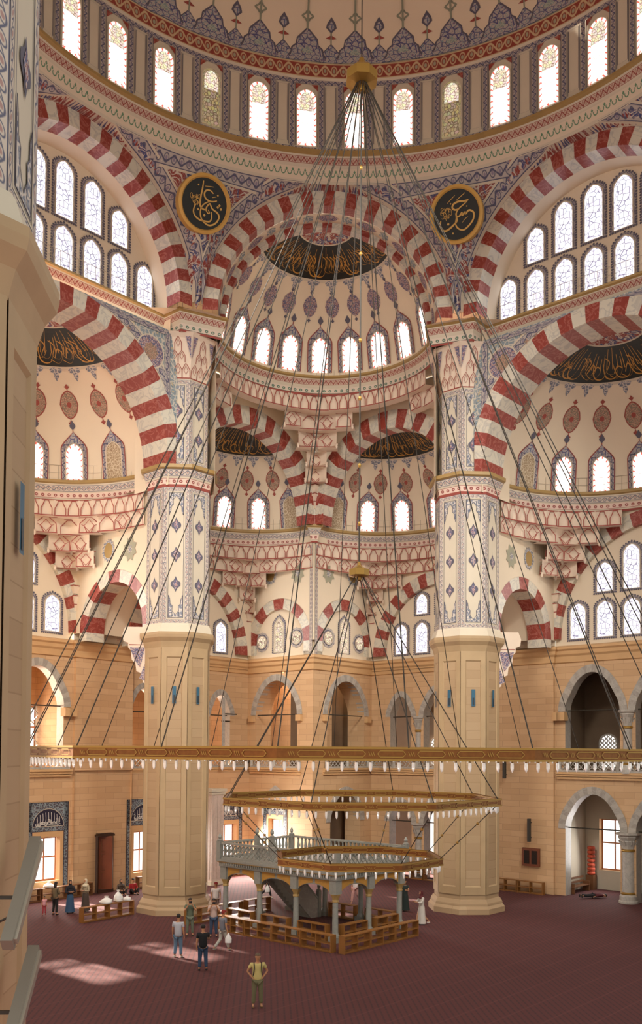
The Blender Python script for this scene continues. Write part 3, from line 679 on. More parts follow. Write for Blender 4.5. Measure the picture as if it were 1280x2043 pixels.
# ================================================================ floor
def floor():
    k = NT('carpet', .95); o = k.obj(); mp = k.mapping(o, (1, 1, 1), (0, 0, math.radians(0)))
    sp = k.n('ShaderNodeSeparateXYZ'); k.link(mp, sp.inputs[0])
    fx = k.m('ABSOLUTE', k.m('SUBTRACT', k.m('FRACT', k.m('DIVIDE', sp.outputs[0], .21)), .5)); fy = k.m('ABSOLUTE', k.m('SUBTRACT', k.m('FRACT', k.m('DIVIDE', sp.outputs[1], .30)), .5))
    l1 = k.m('SUBTRACT', 1, k.step(fx, .14, .06)); l2 = k.m('SUBTRACT', 1, k.step(fy, .12, .06)); dots = k.m('MULTIPLY', l1, k.m('SUBTRACT', 1, k.m('MULTIPLY', l2, .6)))
    row = k.m('SUBTRACT', 1, k.step(k.m('ABSOLUTE', k.m('SUBTRACT', k.m('FRACT', k.m('DIVIDE', k.m('SUBTRACT', sp.outputs[1], sp.outputs[0]), 1.7)), .5)), .03, .01))
    c = k.mix(k.m('MULTIPLY', dots, .65), srgb('#562726'), srgb('#261b20')); c = k.mix(k.m('MULTIPLY', row, .35), c, srgb('#703a39')); c = k.mix(k.m('MULTIPLY', k.noise(.5, o, 4), .35), c, srgb('#54282a')); k.color(c)
    mb = MB(); mb.face([(-46, -34, 0), (46, -34, 0), (46, 50, 0), (-46, 50, 0)]); struct(mb.build('floor', [k.mat], smooth=False))
floor()
pL, pR = P(-1), P(1)
# ================================================================ centre bay: high half dome over two corner niches
half_dome('ceiling_center', (0, 18.8), 0, 6.0, ZU, [(a, 31.72, False) for a in (-78, -56.5, -37, -18.5, 0, 18.5, 37, 56.5, 78)], 54, [8.2*k for k in range(-9, 10, 2)], 39, [8.2*k for k in range(-9, 10, 2)], (8, 8, 7), (.74, 1.0), (.95, 1.92))
def mid_rings():
    p = PC; mb = MB()
    S = lambda x, z, o=0: p(x, 17.3-o, z)
    c = lambda r: arch_pts(0, ZS, r, 40)
    mb.strip([S(*q) for q in c(RI)], [S(q[0], q[1], -1.1) for q in c(RI)], 0)
    for k in range(17):                        # painted lozenges on the soffit
        a = PI*(k+.5)/17; kind = k % 2
        T = lambda x, y, o=0, a=a: p((RI-o)*math.cos(a+x/RI), 17.72-y, ZS+(RI-o)*math.sin(a+x/RI))
        if kind == 0: put(mb, [(x, y) for y, x in almond(.62, .95)], T, 2, .02)
        else: put(mb, circ_loop(.27, 20, .05, 6), T, 3, .02)
        ribbon(mb, [(.48, 0), (.56, 0)], .05, T, 4, .02)
    mb.strip([S(q[0], q[1], -1.3) for q in c(5.5)], [S(q[0], q[1], -1.3) for q in c(6.2)], 0)
    trim(mb, [PLASTER, PLASTERW, A_MED, A_LIGHT, REDLINE])
    voussoirs(vname(), p, 0, ZS, 5.48, 5.8, 33, 18.15, 18.6)
mid_rings()
def dist_c(a): return 7.55/math.cos(math.radians(abs(a)-45))
def zb_c(a):
    m = 13.29+dist_c(a)*math.cos(math.radians(45+abs(a))); x = m-15.15
    return ZC+(math.sqrt(6.2**2-x*x) if abs(x) < 6.2 else 0)
muqarnas('wall_center_muqarnas', (0, 18.8), 0, 5.85, dist_c, zb_c, ZU-1.0, .86, (-72, 72), [26, 16, 16, 17, 17], [0, 0, .3, .55, .8])
for sd, p in ((-1, pL), (1, pR)):
    mb = MB(); arch_panel(mb, plane_S(p, 20.85), 7.6, 20.82, 30.9, 15.15, ZC, 6.15, 0, 40); panel(mb, plane_S(p, 20.9), 7.2, 9.4, ZC-8.5, 30.9, 0)
    S = plane_S(p, 20.85); put(mb, circ_loop(.42, 24, .05, 12), shift_S(S, 9.6, 29.2), 1, .03)
    o = struct(mb.build('wall_center_left' if sd < 0 else 'wall_center_right', [PLASTER, A_MED]))
    voussoirs(vname(), p, 15.15, ZC+.15, 5.1, 6.2, 25, 20.8, 21.9, clip=(8.8, 20.8))
    c = p(15.15, 20.9, 0)[:2]
    half_dome('ceiling_niche_left' if sd < 0 else 'ceiling_niche_right', c, 45*sd, 5.95, ZC+.1, [(-sd*a, 23.62, abs(a) > 60) for a in (-71, -48.5, -25, -1, 25, 48.5, 71)], 50, [-sd*x for x in (-60, -40, -20, 0, 20, 40, 60)], 33, [15*k for k in range(-5, 6)], (6, 9, 6), (.82, 1.15), (.94, 1.95))
    def dist_n(a): a = math.radians(abs(a)); return min(6.3/max(1e-6, math.cos(a)), 5.85/max(1e-6, math.sin(a)))
    def zb_n(a):
        d = dist_n(a); x = d*math.sin(math.radians(abs(a))); n_ = 20.9+d*math.cos(math.radians(a))
        if x > 5.84: q = n_-24.25; return 15.9+(math.sqrt(3.1**2-q*q) if abs(q) < 3.1 else 0)
        return 15.2+(math.sqrt(5.5**2-x*x) if x < 5.5 else 0)
    muqarnas('wall_niche_muqarnas', c, 45*sd, 5.75, dist_n, zb_n, ZC-.9, .84, (-88, 88), [26, 18, 20, 21, 21], [0, 0, .45, .68, .88])
    # ---- cardinal bay
    c = p(0, 20, 0)[:2]
    voussoirs(vname(), p, 0, ZC+.15, 6.2, 7.05, 29, 17.9, 20.0, clip=(-6.7, 6.7))
    half_dome('ceiling_left' if sd < 0 else 'ceiling_right', c, 45*sd, 6.7, ZC+.1, [(a, 23.5, abs(a) > 60) for a in (-68, -47.5, -28.6, -9.5, 9.5, 28.6, 47.5, 68)], 54, [-sd*(9+18*k)-sd*2 for k in range(-5, 5)], 36, [13.8*k for k in range(-6, 7)], (6, 9, 6), (.88, 1.25), (.92, 1.93))
    def dist_d(a): a = math.radians(abs(a)); return min(7.0/max(1e-6, math.cos(a)), 6.6/max(1e-6, math.sin(a)))
    def zb_d(a):
        d = dist_d(a); x = d*math.sin(math.radians(abs(a))); n_ = 20+d*math.cos(math.radians(a))
        if x > 6.59: q = n_-23.05; return 15.3+(math.sqrt(3.3**2-q*q) if abs(q) < 3.3 else 0)
        return 15.05+math.sqrt(max(0, 7.1**2-x*x))
    muqarnas('wall_bay_muqarnas', c, 45*sd, 6.4, dist_d, zb_d, ZC-.9, .86, (-88, 88), [28, 18, 20, 21, 21], [0, 0, .45, .68, .88])
    # painted spandrel under the upper cornice
    mb = MB(); S = plane_S(p, 17.95); arch_panel(mb, S, -6.85, 6.85, 30.5, 0, ZC+.15, 7.0, 0, 40)
    arcp = lambda r, a0=8, a1=172: [(r*math.cos(math.radians(a0+(a1-a0)*i/50)), ZC+.15+r*math.sin(math.radians(a0+(a1-a0)*i/50))) for i in range(51)]
    cl = lambda q: (max(-6.3, min(6.3, q[0])), min(30.42, q[1]))
    for r0, r1, m, o in ((7.05, 7.15, 1, .02), (7.15, 7.6, 2, .02), (7.6, 7.7, 1, .02)): mb.strip([S(*cl(q), o) for q in arcp(r0)], [S(*cl(q), o) for q in arcp(r1)], m, uv=True, h=1)
    for s_ in (-1, 1):
        mb.strip([S(s_*6.25, 26.5, .03), S(s_*6.25, 30.4, .03)], [S(s_*5.9, 27.2, .03), S(s_*5.9, 30.1, .03)], 2, uv=True, h=1); mb.strip([S(s_*.8, 30.42, .03), S(s_*6.2, 30.42, .03)], [S(s_*2.4, 30.15, .03), S(s_*5.9, 30.15, .03)], 2, uv=True, h=1)
        Q = shift_S(S, s_*4.98, 28.98); put(mb, circ_loop(.88, 32), Q, 1, .03); put(mb, circ_loop(.80, 32), Q, 3, .04); put(mb, circ_loop(.42, 24, .05, 8), Q, 4, .045)
        for k in range(3): put(mb, circ_loop(.13, 8, .05, 4), shift_S(S, s_*(3.6-.55*k), 29.7+.12*k), 4, .03)
    struct(mb.build('wall_left_spandrel' if sd < 0 else 'wall_right_spandrel', [A_LIGHT, PLASTERW, B_SCROLLD, A_MED, A_REDM]))
    # upper window wall
    mb = MB(); panel(mb, plane_S(p, 18.6), -6.6, 6.6, ZU-.2, 37.6, 0); mb.strip([p(x, 17.64, z) for x, z in arch_pts(0, ZS, RI, 40)], [p(x, 18.62, z) for x, z in arch_pts(0, ZS, RI, 40)], 0); struct(mb.build('wall_left_tympanum' if sd < 0 else 'wall_right_tympanum', [PLASTER]))
    for x in range(-4, 5):
        if abs(x) <= 3: pass
        window(shift_S(plane_S(p, 18.6), x*1.6+.25*(0 if abs(x) > 5 else 1)*0+(.22 if True else 0), 31.62), .94, 1.93, G_TYMP, 'scallop', .1) if abs(x*1.6+.22) < 5.4 else None
    for x, h in ((-4.38, 1.6), (-2.83, 2.35), (-1.3, 2.5), (.22, 2.62), (1.82, 2.4), (3.42, 1.65)): window(shift_S(plane_S(p, 18.6), x, 34.1), .94, h, G_TYMP, 'scallop', .1)
    # big arch on the outer wall with its windows
    voussoirs(vname(), p, 0, 15.35, 6.3, 7.1, 29, 26.7, 27.1, clip=(-6.6, 6.6))
    mb = MB(); panel(mb, plane_S(p, 27.05), -6.65, 6.65, 14.6, 22.6, 0); panel(mb, plane_S(p, 27.25), 9.0, 21, 14.6, 22.6, 0); panel(mb, plane_S(p, 26.9), 6.6, 10.9, 14.6, 22.6, 0)
    S = plane_S(p, 26.9)
    Q = shift_S(S, 8.55, 16.6); put(mb, almond(.95, 1.5), Q, 2, .03); put(mb, almond(.6, 1.0), Q, 3, .035); put(mb, circ_loop(.14, 10), shift_S(S, 8.55, 15.7), 4, .03)
    put(mb, circ_loop(.55, 20, .08, 8, ry=.28), shift_S(S, 8.4, 18.3), 5, .03); ribbon(mb, [(8.45, 18), (8.5, 17.4)], .05, S, 4, .03)
    # spandrel plane above the big arches stands proud of the window wall
    arch_panel(mb, plane_S(p, 26.72), -6.6, 6.6, 22.6, 0, 15.35, 7.05, 0, 30); arch_panel(mb, plane_S(p, 26.92), 9.3, 21, 22.6, 15.15, 15.2, 5.45, 0, 30)
    struct(mb.build('wall_left_upper' if sd < 0 else 'wall_right_upper', [PLASTER, PLASTERW, A_GREY, A_MED, REDLINE, A_LIGHT]))
    voussoirs(vname(), p, 15.15, 15.2, 4.6, 5.5, 25, 26.9, 27.25, clip=(9.6, 20.95))
    S = plane_S(p, 27.05)
    for x in (-5.25, -3.55, -1.85, -.15+.0, 1.88, 3.52, 5.2): window(shift_S(S, x, 15.35), .95, 2.0, G_TYMP, 'scallop', .08)
    for x, h in ((-3.5, 1.6), (-1.8, 2.45), (.05, 2.7), (1.9, 2.45), (3.52, 1.6)): window(shift_S(S, x, 18.0), .95, h, G_TYMP, 'scallop', .08)
    S = plane_S(p, 27.25)
    for x in (18.4, 16.68, 14.95, 13.2, 11.6): window(shift_S(S, x, 15.3), .92, 1.95, G_TYMP, 'scallop', .08)
    for x, h in ((16.68, 1.25), (15.0, 1.4), (13.3, 1.25)): window(shift_S(S, x, 17.95), .88, h, G_TYMP, 'scallop', .08)
    # transverse arches bridging to the pier
    for xa, fl in ((6.6, 1), (9.6, 1)):
        S = plane_S(p, xa, 'x', -1); mb = MB(); arch_panel(mb, S, 19.6, 27, 22.6, 23.05, 15.3, 3.28, 0, 30)
        if xa < 7:
            put(mb, circ_loop(.55, 30, .06, 15, ry=.62), shift_S(S, 23.6, 19.75), 3, .03); put(mb, circ_loop(.38, 24, 0, 1, ry=.44), shift_S(S, 23.6, 19.75), 2, .035)
            put(mb, [((.62 if i % 2 else .42)*math.sin(i*PI/8), (.72 if i % 2 else .5)*math.cos(i*PI/8)) for i in range(16)], shift_S(S, 21.6, 19.55), 4, .03); put(mb, circ_loop(.2, 16, .08, 8), shift_S(S, 21.6, 19.55), 3, .035)
        struct(mb.build('wall_transverse_arch', [PLASTER, PLASTERW, GOLDTRIM, A_GREY, M_plain('sage_star', '#a3a08a', .7)]))
        voussoirs(vname(), p, 23.05, 15.3, 2.6, 3.3, 9, 0, 1.2, S=S, zb=14.8)
    mb = MB(); S2 = lambda x, z, o=0: p(x, 23.05, z)
    mb.strip([p(7.7, 23.05+2.75*math.cos(a), 15.3+2.75*math.sin(a)) for a in np.linspace(0, PI, 16)], [p(9.7, 23.05+2.75*math.cos(a), 15.3+2.75*math.sin(a)) for a in np.linspace(0, PI, 16)], 0); trim(mb, [PLASTER])
    # corner block face: blind arch with three small windows
    S = plane_S(p, 21, 'x', -1); mb = MB(); arch_panel(mb, S, 21, 27.2, 23, 24.25, 15.9, 3.05, 0, 30); panel(mb, S, 21, 27.2, 14.6, 15.2, 0); panel(mb, plane_S(p, 21.25, 'x', -1), 21, 27.2, 14.6, 19.4, 0)
    ringput(mb, [(21.1, 14.9), (21.1, 22.4)], [(21.35, 14.9), (21.35, 22.4)], S, 5, .03, False, 1); ringput(mb, [(21.35, 22.1), (23.0, 22.1)], [(21.35, 22.4), (23.0, 22.4)], S, 5, .03, False, 1)
    put(mb, circ_loop(.62, 30, .06, 15, ry=.68), shift_S(S, 25.05, 20.72), 3, .03); put(mb, circ_loop(.42, 24, 0, 1, ry=.48), shift_S(S, 25.05, 20.72), 2, .035)
    put(mb, [((.66 if i % 2 else .46)*math.sin(i*PI/8), (.72 if i % 2 else .5)*math.cos(i*PI/8)) for i in range(16)], shift_S(S, 22.45, 20.5), 4, .03); put(mb, circ_loop(.22, 16, .08, 8), shift_S(S, 22.45, 20.5), 3, .035)
    struct(mb.build('wall_corner_block_left' if sd < 0 else 'wall_corner_block_right', [PLASTER, PLASTERW, GOLDTRIM, A_GREY, M_plain('sage_star', '#a3a08a', .7), B_SCROLL]))
    voussoirs(vname(), p, 24.25, 15.9, 2.35, 3.1, 9, 0, .25, S=S, zb=14.95)
    Sr = plane_S(p, 21.25, 'x', -1)
    window(shift_S(Sr, 24.4, 15.3), .85, 2.15, G_WARM, 'scallop', .25)
    for xn, zz in ((26.05, 16.1), (22.75, 16.2)):
        NWIN[0] += 1; g = MB(); Q = shift_S(Sr, xn, zz); put(g, circ_loop(.40, 24), Q, 0, .04); ringput(g, circ_loop(.40, 24), circ_loop(.47, 24), Q, 1, .07); ringput(g, circ_loop(.47, 24), circ_loop(.68, 24, .03, 12), Q, 2, .03)
        struct(g.build('window_%d' % NWIN[0], [G_WARM, PLASTERW, B_SCROLLD]))
# ---------------------------------------------------------------- cornices
def arc_path(p, xc, dc, r, a0, a1, n): return [tuple(p(xc+r*math.sin(math.radians(a)), dc+r*math.cos(math.radians(a)), 0)[:2]) for a in np.linspace(a0, a1, n)]
q2 = lambda p, x, d: tuple(p(x, d, 0)[:2])
up = [q2(pL, -6.5, 18.7), q2(pL, 6.5, 18.7), (-7.68, 16.9), (-5.68, 17.8)]+[(6.2*math.sin(math.radians(a)), 18.8+6.2*math.cos(math.radians(a))) for a in np.linspace(-82, 82, 50)]+[(5.68, 17.8), (7.68, 16.9), q2(pR, 6.5, 18.7), q2(pR, -6.5, 18.7)]
mb = MB(); sweep(mb, up, PROF_U(ZU), MATS_U); trim(mb, TRIM_MATS_U)
for sd, p in ((-1, pL), (1, pR)):
    a = arc_path(p, 0, 20, 6.8, -88, 88, 44); 
    if sd > 0: a = a[::-1]
    mb = MB(); sweep(mb, a, PROF_C(ZC), MATS_C); trim(mb, TRIM_MATS_C)
a = arc_path(pL, 15.15, 20.9, 6.1, -80, 78, 40)+[q2(pL, 21.12, 21.3)]; b = a+[(-.18, 29.62), (.18, 29.62)]+([q2(pR, 21.12, 21.3)]+arc_path(pR, 15.15, 20.9, 6.1, -80, 78, 40)[::-1])
mb = MB(); sweep(mb, b, PROF_C(ZC), MATS_C); trim(mb, TRIM_MATS_C)
def guard(path, z, step=.5, h=.85, inset=.22):
    mb = MB(); pts = []
    for a, b in zip(path, path[1:]):
        L = math.dist(a, b); k = max(1, round(L/step))
        pts += [(a[0]+(b[0]-a[0])*i/k, a[1]+(b[1]-a[1])*i/k) for i in range(k)]
    pts = [(x*(1-inset/math.hypot(x, y)), y*(1-inset/math.hypot(x, y))) for x, y in pts]
    for q in pts: mb.tube([(q[0], q[1], z), (q[0], q[1], z+h)], .010, 4)
    mb.tube([(q[0], q[1], z+h) for q in pts], .012, 4); mb.tube([(q[0], q[1], z+h*.5) for q in pts], .008, 4); trim(mb, [CABLE_L])
CABLE_L = M_plain('pale_rail', '#a89a88', .5, var=0)
guard(up, ZU+.1)
for sd, p in ((-1, pL), (1, pR)): guard(arc_path(p, 0, 20, 6.8, -88, 88, 44), ZC+.2); guard(arc_path(p, 15.15, 20.9, 6.1, -80, 78, 40), ZC+.2)
# corner block vertex above the cornice: the foot of the two niche arches
mb = MB()
for k in range(8):
    z0 = ZC+.2+k*.62; m = k % 2 == 0
    if z0 > 27.4: break
    w = .30 if z0 > 25.5 else .75-.0*k
    A = [pL(20.8-w, 20.82, z0), np.array([-.02, 29.38, z0]), np.array([.02, 29.38, z0]), pR(20.8-w, 20.82, z0)]
    mb.strip(A, [q+UZ*.62 for q in A], int(m))
mb.build('trim_%d' % (TN[0]+1), [WHITEM, REDM])['kind'] = 'structure'; TN[0] += 1
# unseen cover strips added over each bay to stop stray sun
def cover(c, hd, r, distf, z0, z1):
    mb = MB(); A = [-90+180*i/90 for i in range(91)]; H = math.radians(hd)
    d = [min(distf(max(-89.5, min(89.5, a))), 12)+.05 for a in A]
    mb.strip([azp(c, r, H+math.radians(a), z0) for a in A], [azp(c, q, H+math.radians(a), z1) for a, q in zip(A, d)], 0); struct(mb.build('ceiling_sun_cover', [PLASTER]))
cover((0, 18.8), 0, 6.0, lambda a: dist_c(max(-80, min(80, a))), ZU-.02, 30.95)
for sd, p in ((-1, pL), (1, pR)):
    cover(p(15.15, 20.9, 0)[:2], 45*sd, 5.95, lambda a: dist_n(a)+.3, ZC+.02, 22.75); cover(p(0, 20, 0)[:2], 45*sd, 6.7, lambda a: dist_d(a)+.4, ZC+.02, 22.7)
    mb = MB(); mb.face([p(6.4, 20.2, 22.62), p(9.9, 20.2, 22.62), p(9.9, 27.3, 22.62), p(6.4, 27.3, 22.62)]); mb.strip([p(-11, 20, 0), p(-11, 31, 0)], [p(-11, 20, 24), p(-11, 31, 24)]); mb.strip([p(-11, 20.2, 0), p(-6.7, 20.2, 0)], [p(-11, 20.2, 40), p(-6.7, 20.2, 40)]); struct(mb.build('wall_outer_left' if sd < 0 else 'wall_outer_right', [PLASTER]))  # roof slab and end walls added out of view to block stray sun
# solid masonry of the piers between the vaults
for sd, p in ((-1, pL), (1, pR)):
    mb = MB(); a = p(6.3, 18.0, 0); b = p(6.3, 20.9, 0); c3 = p(9.6, 20.95, 0); d3 = np.array([sd*6.02, 18.9, 0]); e3 = np.array([sd*5.9, 17.75, 0])
    L = [a, b, c3, d3, e3]
    mb.strip([q+UZ*22.4 for q in L], [q+UZ*31.45 for q in L], 0); mb.strip([p(6.5, 20.9, 22.4), p(9.6, 20.9, 22.4)], [p(6.5, 20.9, 31.4), p(9.6, 20.9, 31.4)], 0)
    top = [p(6.9, 16.75, 0), p(6.9, 19.2, 0), np.array([sd*7.6, 19.6, 0]), np.array([sd*6.1, 19.2, 0]), np.array([sd*5.9, 17.2, 0])]
    mb.face([q+UZ*31.44 for q in [p(4.5, 18.9, 0), p(6.4, 17.0, 0), azp((0, 0), 17.95, math.radians(22.5*sd), 0), np.array([sd*5.6, 17.3, 0]), np.array([sd*5.8, 19.5, 0]), p(9.6, 21, 0), p(4.5, 21, 0)]], 0)
    mb.strip([p(5.7, 18.62, 31.4), p(9.9, 18.62, 31.4)], [p(5.7, 18.62, 39.4), p(9.9, 18.62, 39.4)], 0); mb.strip([np.array([sd*5.7, 18.65, 31.4]), np.array([sd*10.5, 18.65, 31.4])], [np.array([sd*5.7, 18.65, 39.4]), np.array([sd*10.5, 18.65, 39.4])], 0)
    mb.face([p(-7, 18.7, 39.5), p(9, 18.7, 39.5), p(9, 15.8, 39.5), p(-7, 15.8, 39.5)], 0)
    mb.face([p(-11, 27.1, 22.7), p(21.2, 27.3, 22.7), p(21.2, 20.9, 22.7), p(-11, 20.5, 22.7)][::-1], 0) if False else None
    struct(mb.build('wall_pier_masonry_left' if sd < 0 else 'wall_pier_masonry_right', [PLASTER]))
# walls behind: stone cornice at the head of the ashlar
PROF_S = [(-.4, 14.95), (.12, 14.95), (.34, 14.85), (.36, 14.72), (.26, 14.62), (.24, 14.42), (.14, 14.3), (.10, 13.95), (.0, 13.9)]
for sd, p in ((-1, pL), (1, pR)):
    pth = [q2(p, -10.8, 26.8), q2(p, -6.7, 26.8), q2(p, -6.7, 27.0), q2(p, 6.7, 27.0), q2(p, 6.7, 26.8), q2(p, 10.8, 26.8), q2(p, 10.8, 27.2), q2(p, 21, 27.2), q2(p, 21, 21)]
    if sd > 0: pth = pth[::-1]
    if sd < 0: PT = pth
    else: PT = PT+[(0, 29.66)]+pth
mb = MB(); sweep(mb, [q for i, q in enumerate(PT) if i == 0 or math.dist(q, PT[i-1]) > .15], PROF_S, [0]*8); trim(mb, [MOULD])
# ================================================================ ashlar walls with galleries
def rect_hole(mb, S, x0, x1, z0, z1, hx0, hx1, hz0, hz1, depth, m=0, mi=None):
    panel(mb, S, x0, hx0, z0, z1, m); panel(mb, S, hx1, x1, z0, z1, m); panel(mb, S, hx0, hx1, z0, hz0, m); panel(mb, S, hx0, hx1, hz1, z1, m)
    L = [(hx0, hz0), (hx1, hz0), (hx1, hz1), (hx0, hz1)]; mb.strip([S(*q, 0) for q in L], [S(*q, -depth) for q in L], m if mi is None else mi, True)
def big_window(S, xc, hw, z0, z1, dep, cross=True, glass=None):
    """rectangular clear window in a wooden frame, set at the back of its reveal"""
    NWIN[0] += 1; mb = MB()
    def fr(x0, x1, y0, y1):
        for a, b in ((dep-.1, dep),): mb.strip([S(x0, y0, -a), S(x1, y0, -a)], [S(x0, y1, -a), S(x1, y1, -a)], 0)
    t = .09
    fr(xc-hw, xc-hw+t, z0, z1); fr(xc+hw-t, xc+hw, z0, z1); fr(xc-hw, xc+hw, z0, z0+t); fr(xc-hw, xc+hw, z1-t, z1)
    if cross: fr(xc-t/2, xc+t/2, z0, z1); fr(xc-hw, xc+hw, (z0+z1)/2-t/2+.1, (z0+z1)/2+t/2+.1)
    o = struct(mb.build('window_%d' % NWIN[0], [WOODF])); g = MB(); panel(g, S, xc-hw, xc+hw, z0, z1, 0, -dep); g.build('pane', [glass or G_CLEAR], o); return o
def tile_frame(S, xc, w, z0, z1, zt, seed):
    """blue tile surround with a navy lunette of white script"""
    mb = MB(); t = .27; hw = w/2
    for L in ([(xc-hw, z0), (xc-hw, zt), (xc-hw+t, zt), (xc-hw+t, z0)], [(xc+hw, z0), (xc+hw, zt), (xc+hw-t, zt), (xc+hw-t, z0)], [(xc-hw, z1), (xc-hw, zt), (xc+hw, zt), (xc+hw, z1)]): put(mb, L, S, 0, .03)
    for L in ([(xc-hw, z0), (xc-hw, zt), (xc+hw, zt), (xc+hw, z0)], [(xc-hw+t, z0), (xc-hw+t, z1), (xc+hw-t, z1), (xc+hw-t, z0)]): ribbon(mb, L, .05, S, 1, .045)
    r = hw-t-.03; zb = z1+.28; sc = min(1, (zt-zb-.15)/r)
    lun = [(xc+r*math.cos(PI*i/20), zb+r*sc*math.sin(PI*i/20)) for i in range(21)]
    put(mb, lun, S, 1, .04, (xc, zb+.3)); ribbon(mb, lun+[lun[0]], .03, S, 2, .05)
    rn = random.Random(seed)
    for k in range(9):
        x = xc-r*.72+k*r*.18; h = math.sqrt(max(.05, 1-((x-xc)/r)**2))*r*sc*.8
        ribbon(mb, smooth_path([(x, zb+h), (x+.02, zb+h*.5), (x-.02, zb+.15), (x+.1, zb+.1)], 3), .03, S, 3, .055)
    script_strokes(mb, S, xc-r*.8, xc+r*.75, zb+.04, zb+.42*r/.9, 3, seed, .055, .035, 1.3)
    return struct(mb.build(vname(), [TILE, NAVY, PLASTERW, WHITEP]))
def column(c, z0, z1, r, label, group=None, base=True, mat=None):
    t = thing('marble_column', label, 'column', (c[0], c[1], z0), group); H = z1-z0; mat = mat or GREYM
    mb = MB(); mb.lathe((0, 0, 0), [(r*1.5, 0), (r*1.5, .12), (r*1.35, .18), (r*1.35, .4), (r*1.15, .5), (r*1.2, .56), (r, .64)], 16, lambda q: 1 if q >= 4 else 0); mb.build('base', [mat, BRASS], t, local=True)
    mb = MB(); mb.lathe((0, 0, 0), [(r, .64), (r*.93, H-1.05)], 20); mb.build('shaft', [mat], t, local=True)
    mb = MB(); mb.lathe((0, 0, 0), [(r*.98, H-1.08), (r*1.12, H-1.04), (r*1.12, H-.96), (r*.98, H-.92)], 16); mb.build('collar', [BRASS], t, local=True)
    mb = MB(); mb.lathe((0, 0, 0), [(r, H-.92), (r*1.1, H-.7), (r*1.3, H-.5), (r*1.25, H-.45), (r*1.6, H-.25), (r*1.55, H-.2), (r*1.9, H-.12), (r*1.9, H)], 8, rot=PI/8)
    for k in range(8):
        a = PI/8*2*k; mb.tube([(r*1.1*math.cos(a), r*1.1*math.sin(a), H-.7), (r*1.5*math.cos(a), r*1.5*math.sin(a), H-.45), (r*1.35*math.cos(a), r*1.35*math.sin(a), H-.55)], .04, 5)
    mb.build('capital', [mat], t, local=True); return t
def railing(p, x0, x1, d, z0, h, label, group='pierced marble gallery balustrades'):
    """pierced marble balustrade: rails, posts and an open hexagon lattice"""
    n = max(1, round((x1-x0)/1.9)); o = p(x0, d, z0); t = thing('gallery_balustrade', label, 'balustrade', tuple(o), group)
    S = lambda x, z, q=0: p(x, d-q, z)
    for k in range(n+1):
        x = x0+(x1-x0)*k/n; mb = MB(); mb.bar(S(x, z0), S(x, z0+h+.04), .16, .16); mb.build('post', [GREYM], t)
    mb = MB(); mb.bar(S(x0, z0+h-.04), S(x1, z0+h-.04), .16, .1); mb.bar(S(x0, z0+.05), S(x1, z0+.05), .16, .12); mb.build('rail', [GREYM], t)
    mb = MB(); c = .17; nx = int((x1-x0)/c); nz = int((h-.18)/c)+1
    for i in range(nx):
        for j in range(nz):
            x = x0+c*(i+.5); z = z0+.12+c*(j+.5)
            if z+c/2 > z0+h: continue
            if (i+j) % 2: mb.bar(S(x-c/2, z-c/2), S(x+c/2, z+c/2), .035, .035)
            else: mb.bar(S(x+c/2, z-c/2), S(x-c/2, z+c/2), .035, .035)
            if i % 2 == 0 and j % 2 == 0: mb.bar(S(x-c/2, z), S(x+c/2, z), .03, .03)
    mb.build('lattice', [GREYM], t); return t
VG = (2, 3)
WALLM = [STONE, MOULD, GREYM, GREYM2, BROWN, PLASTERW]
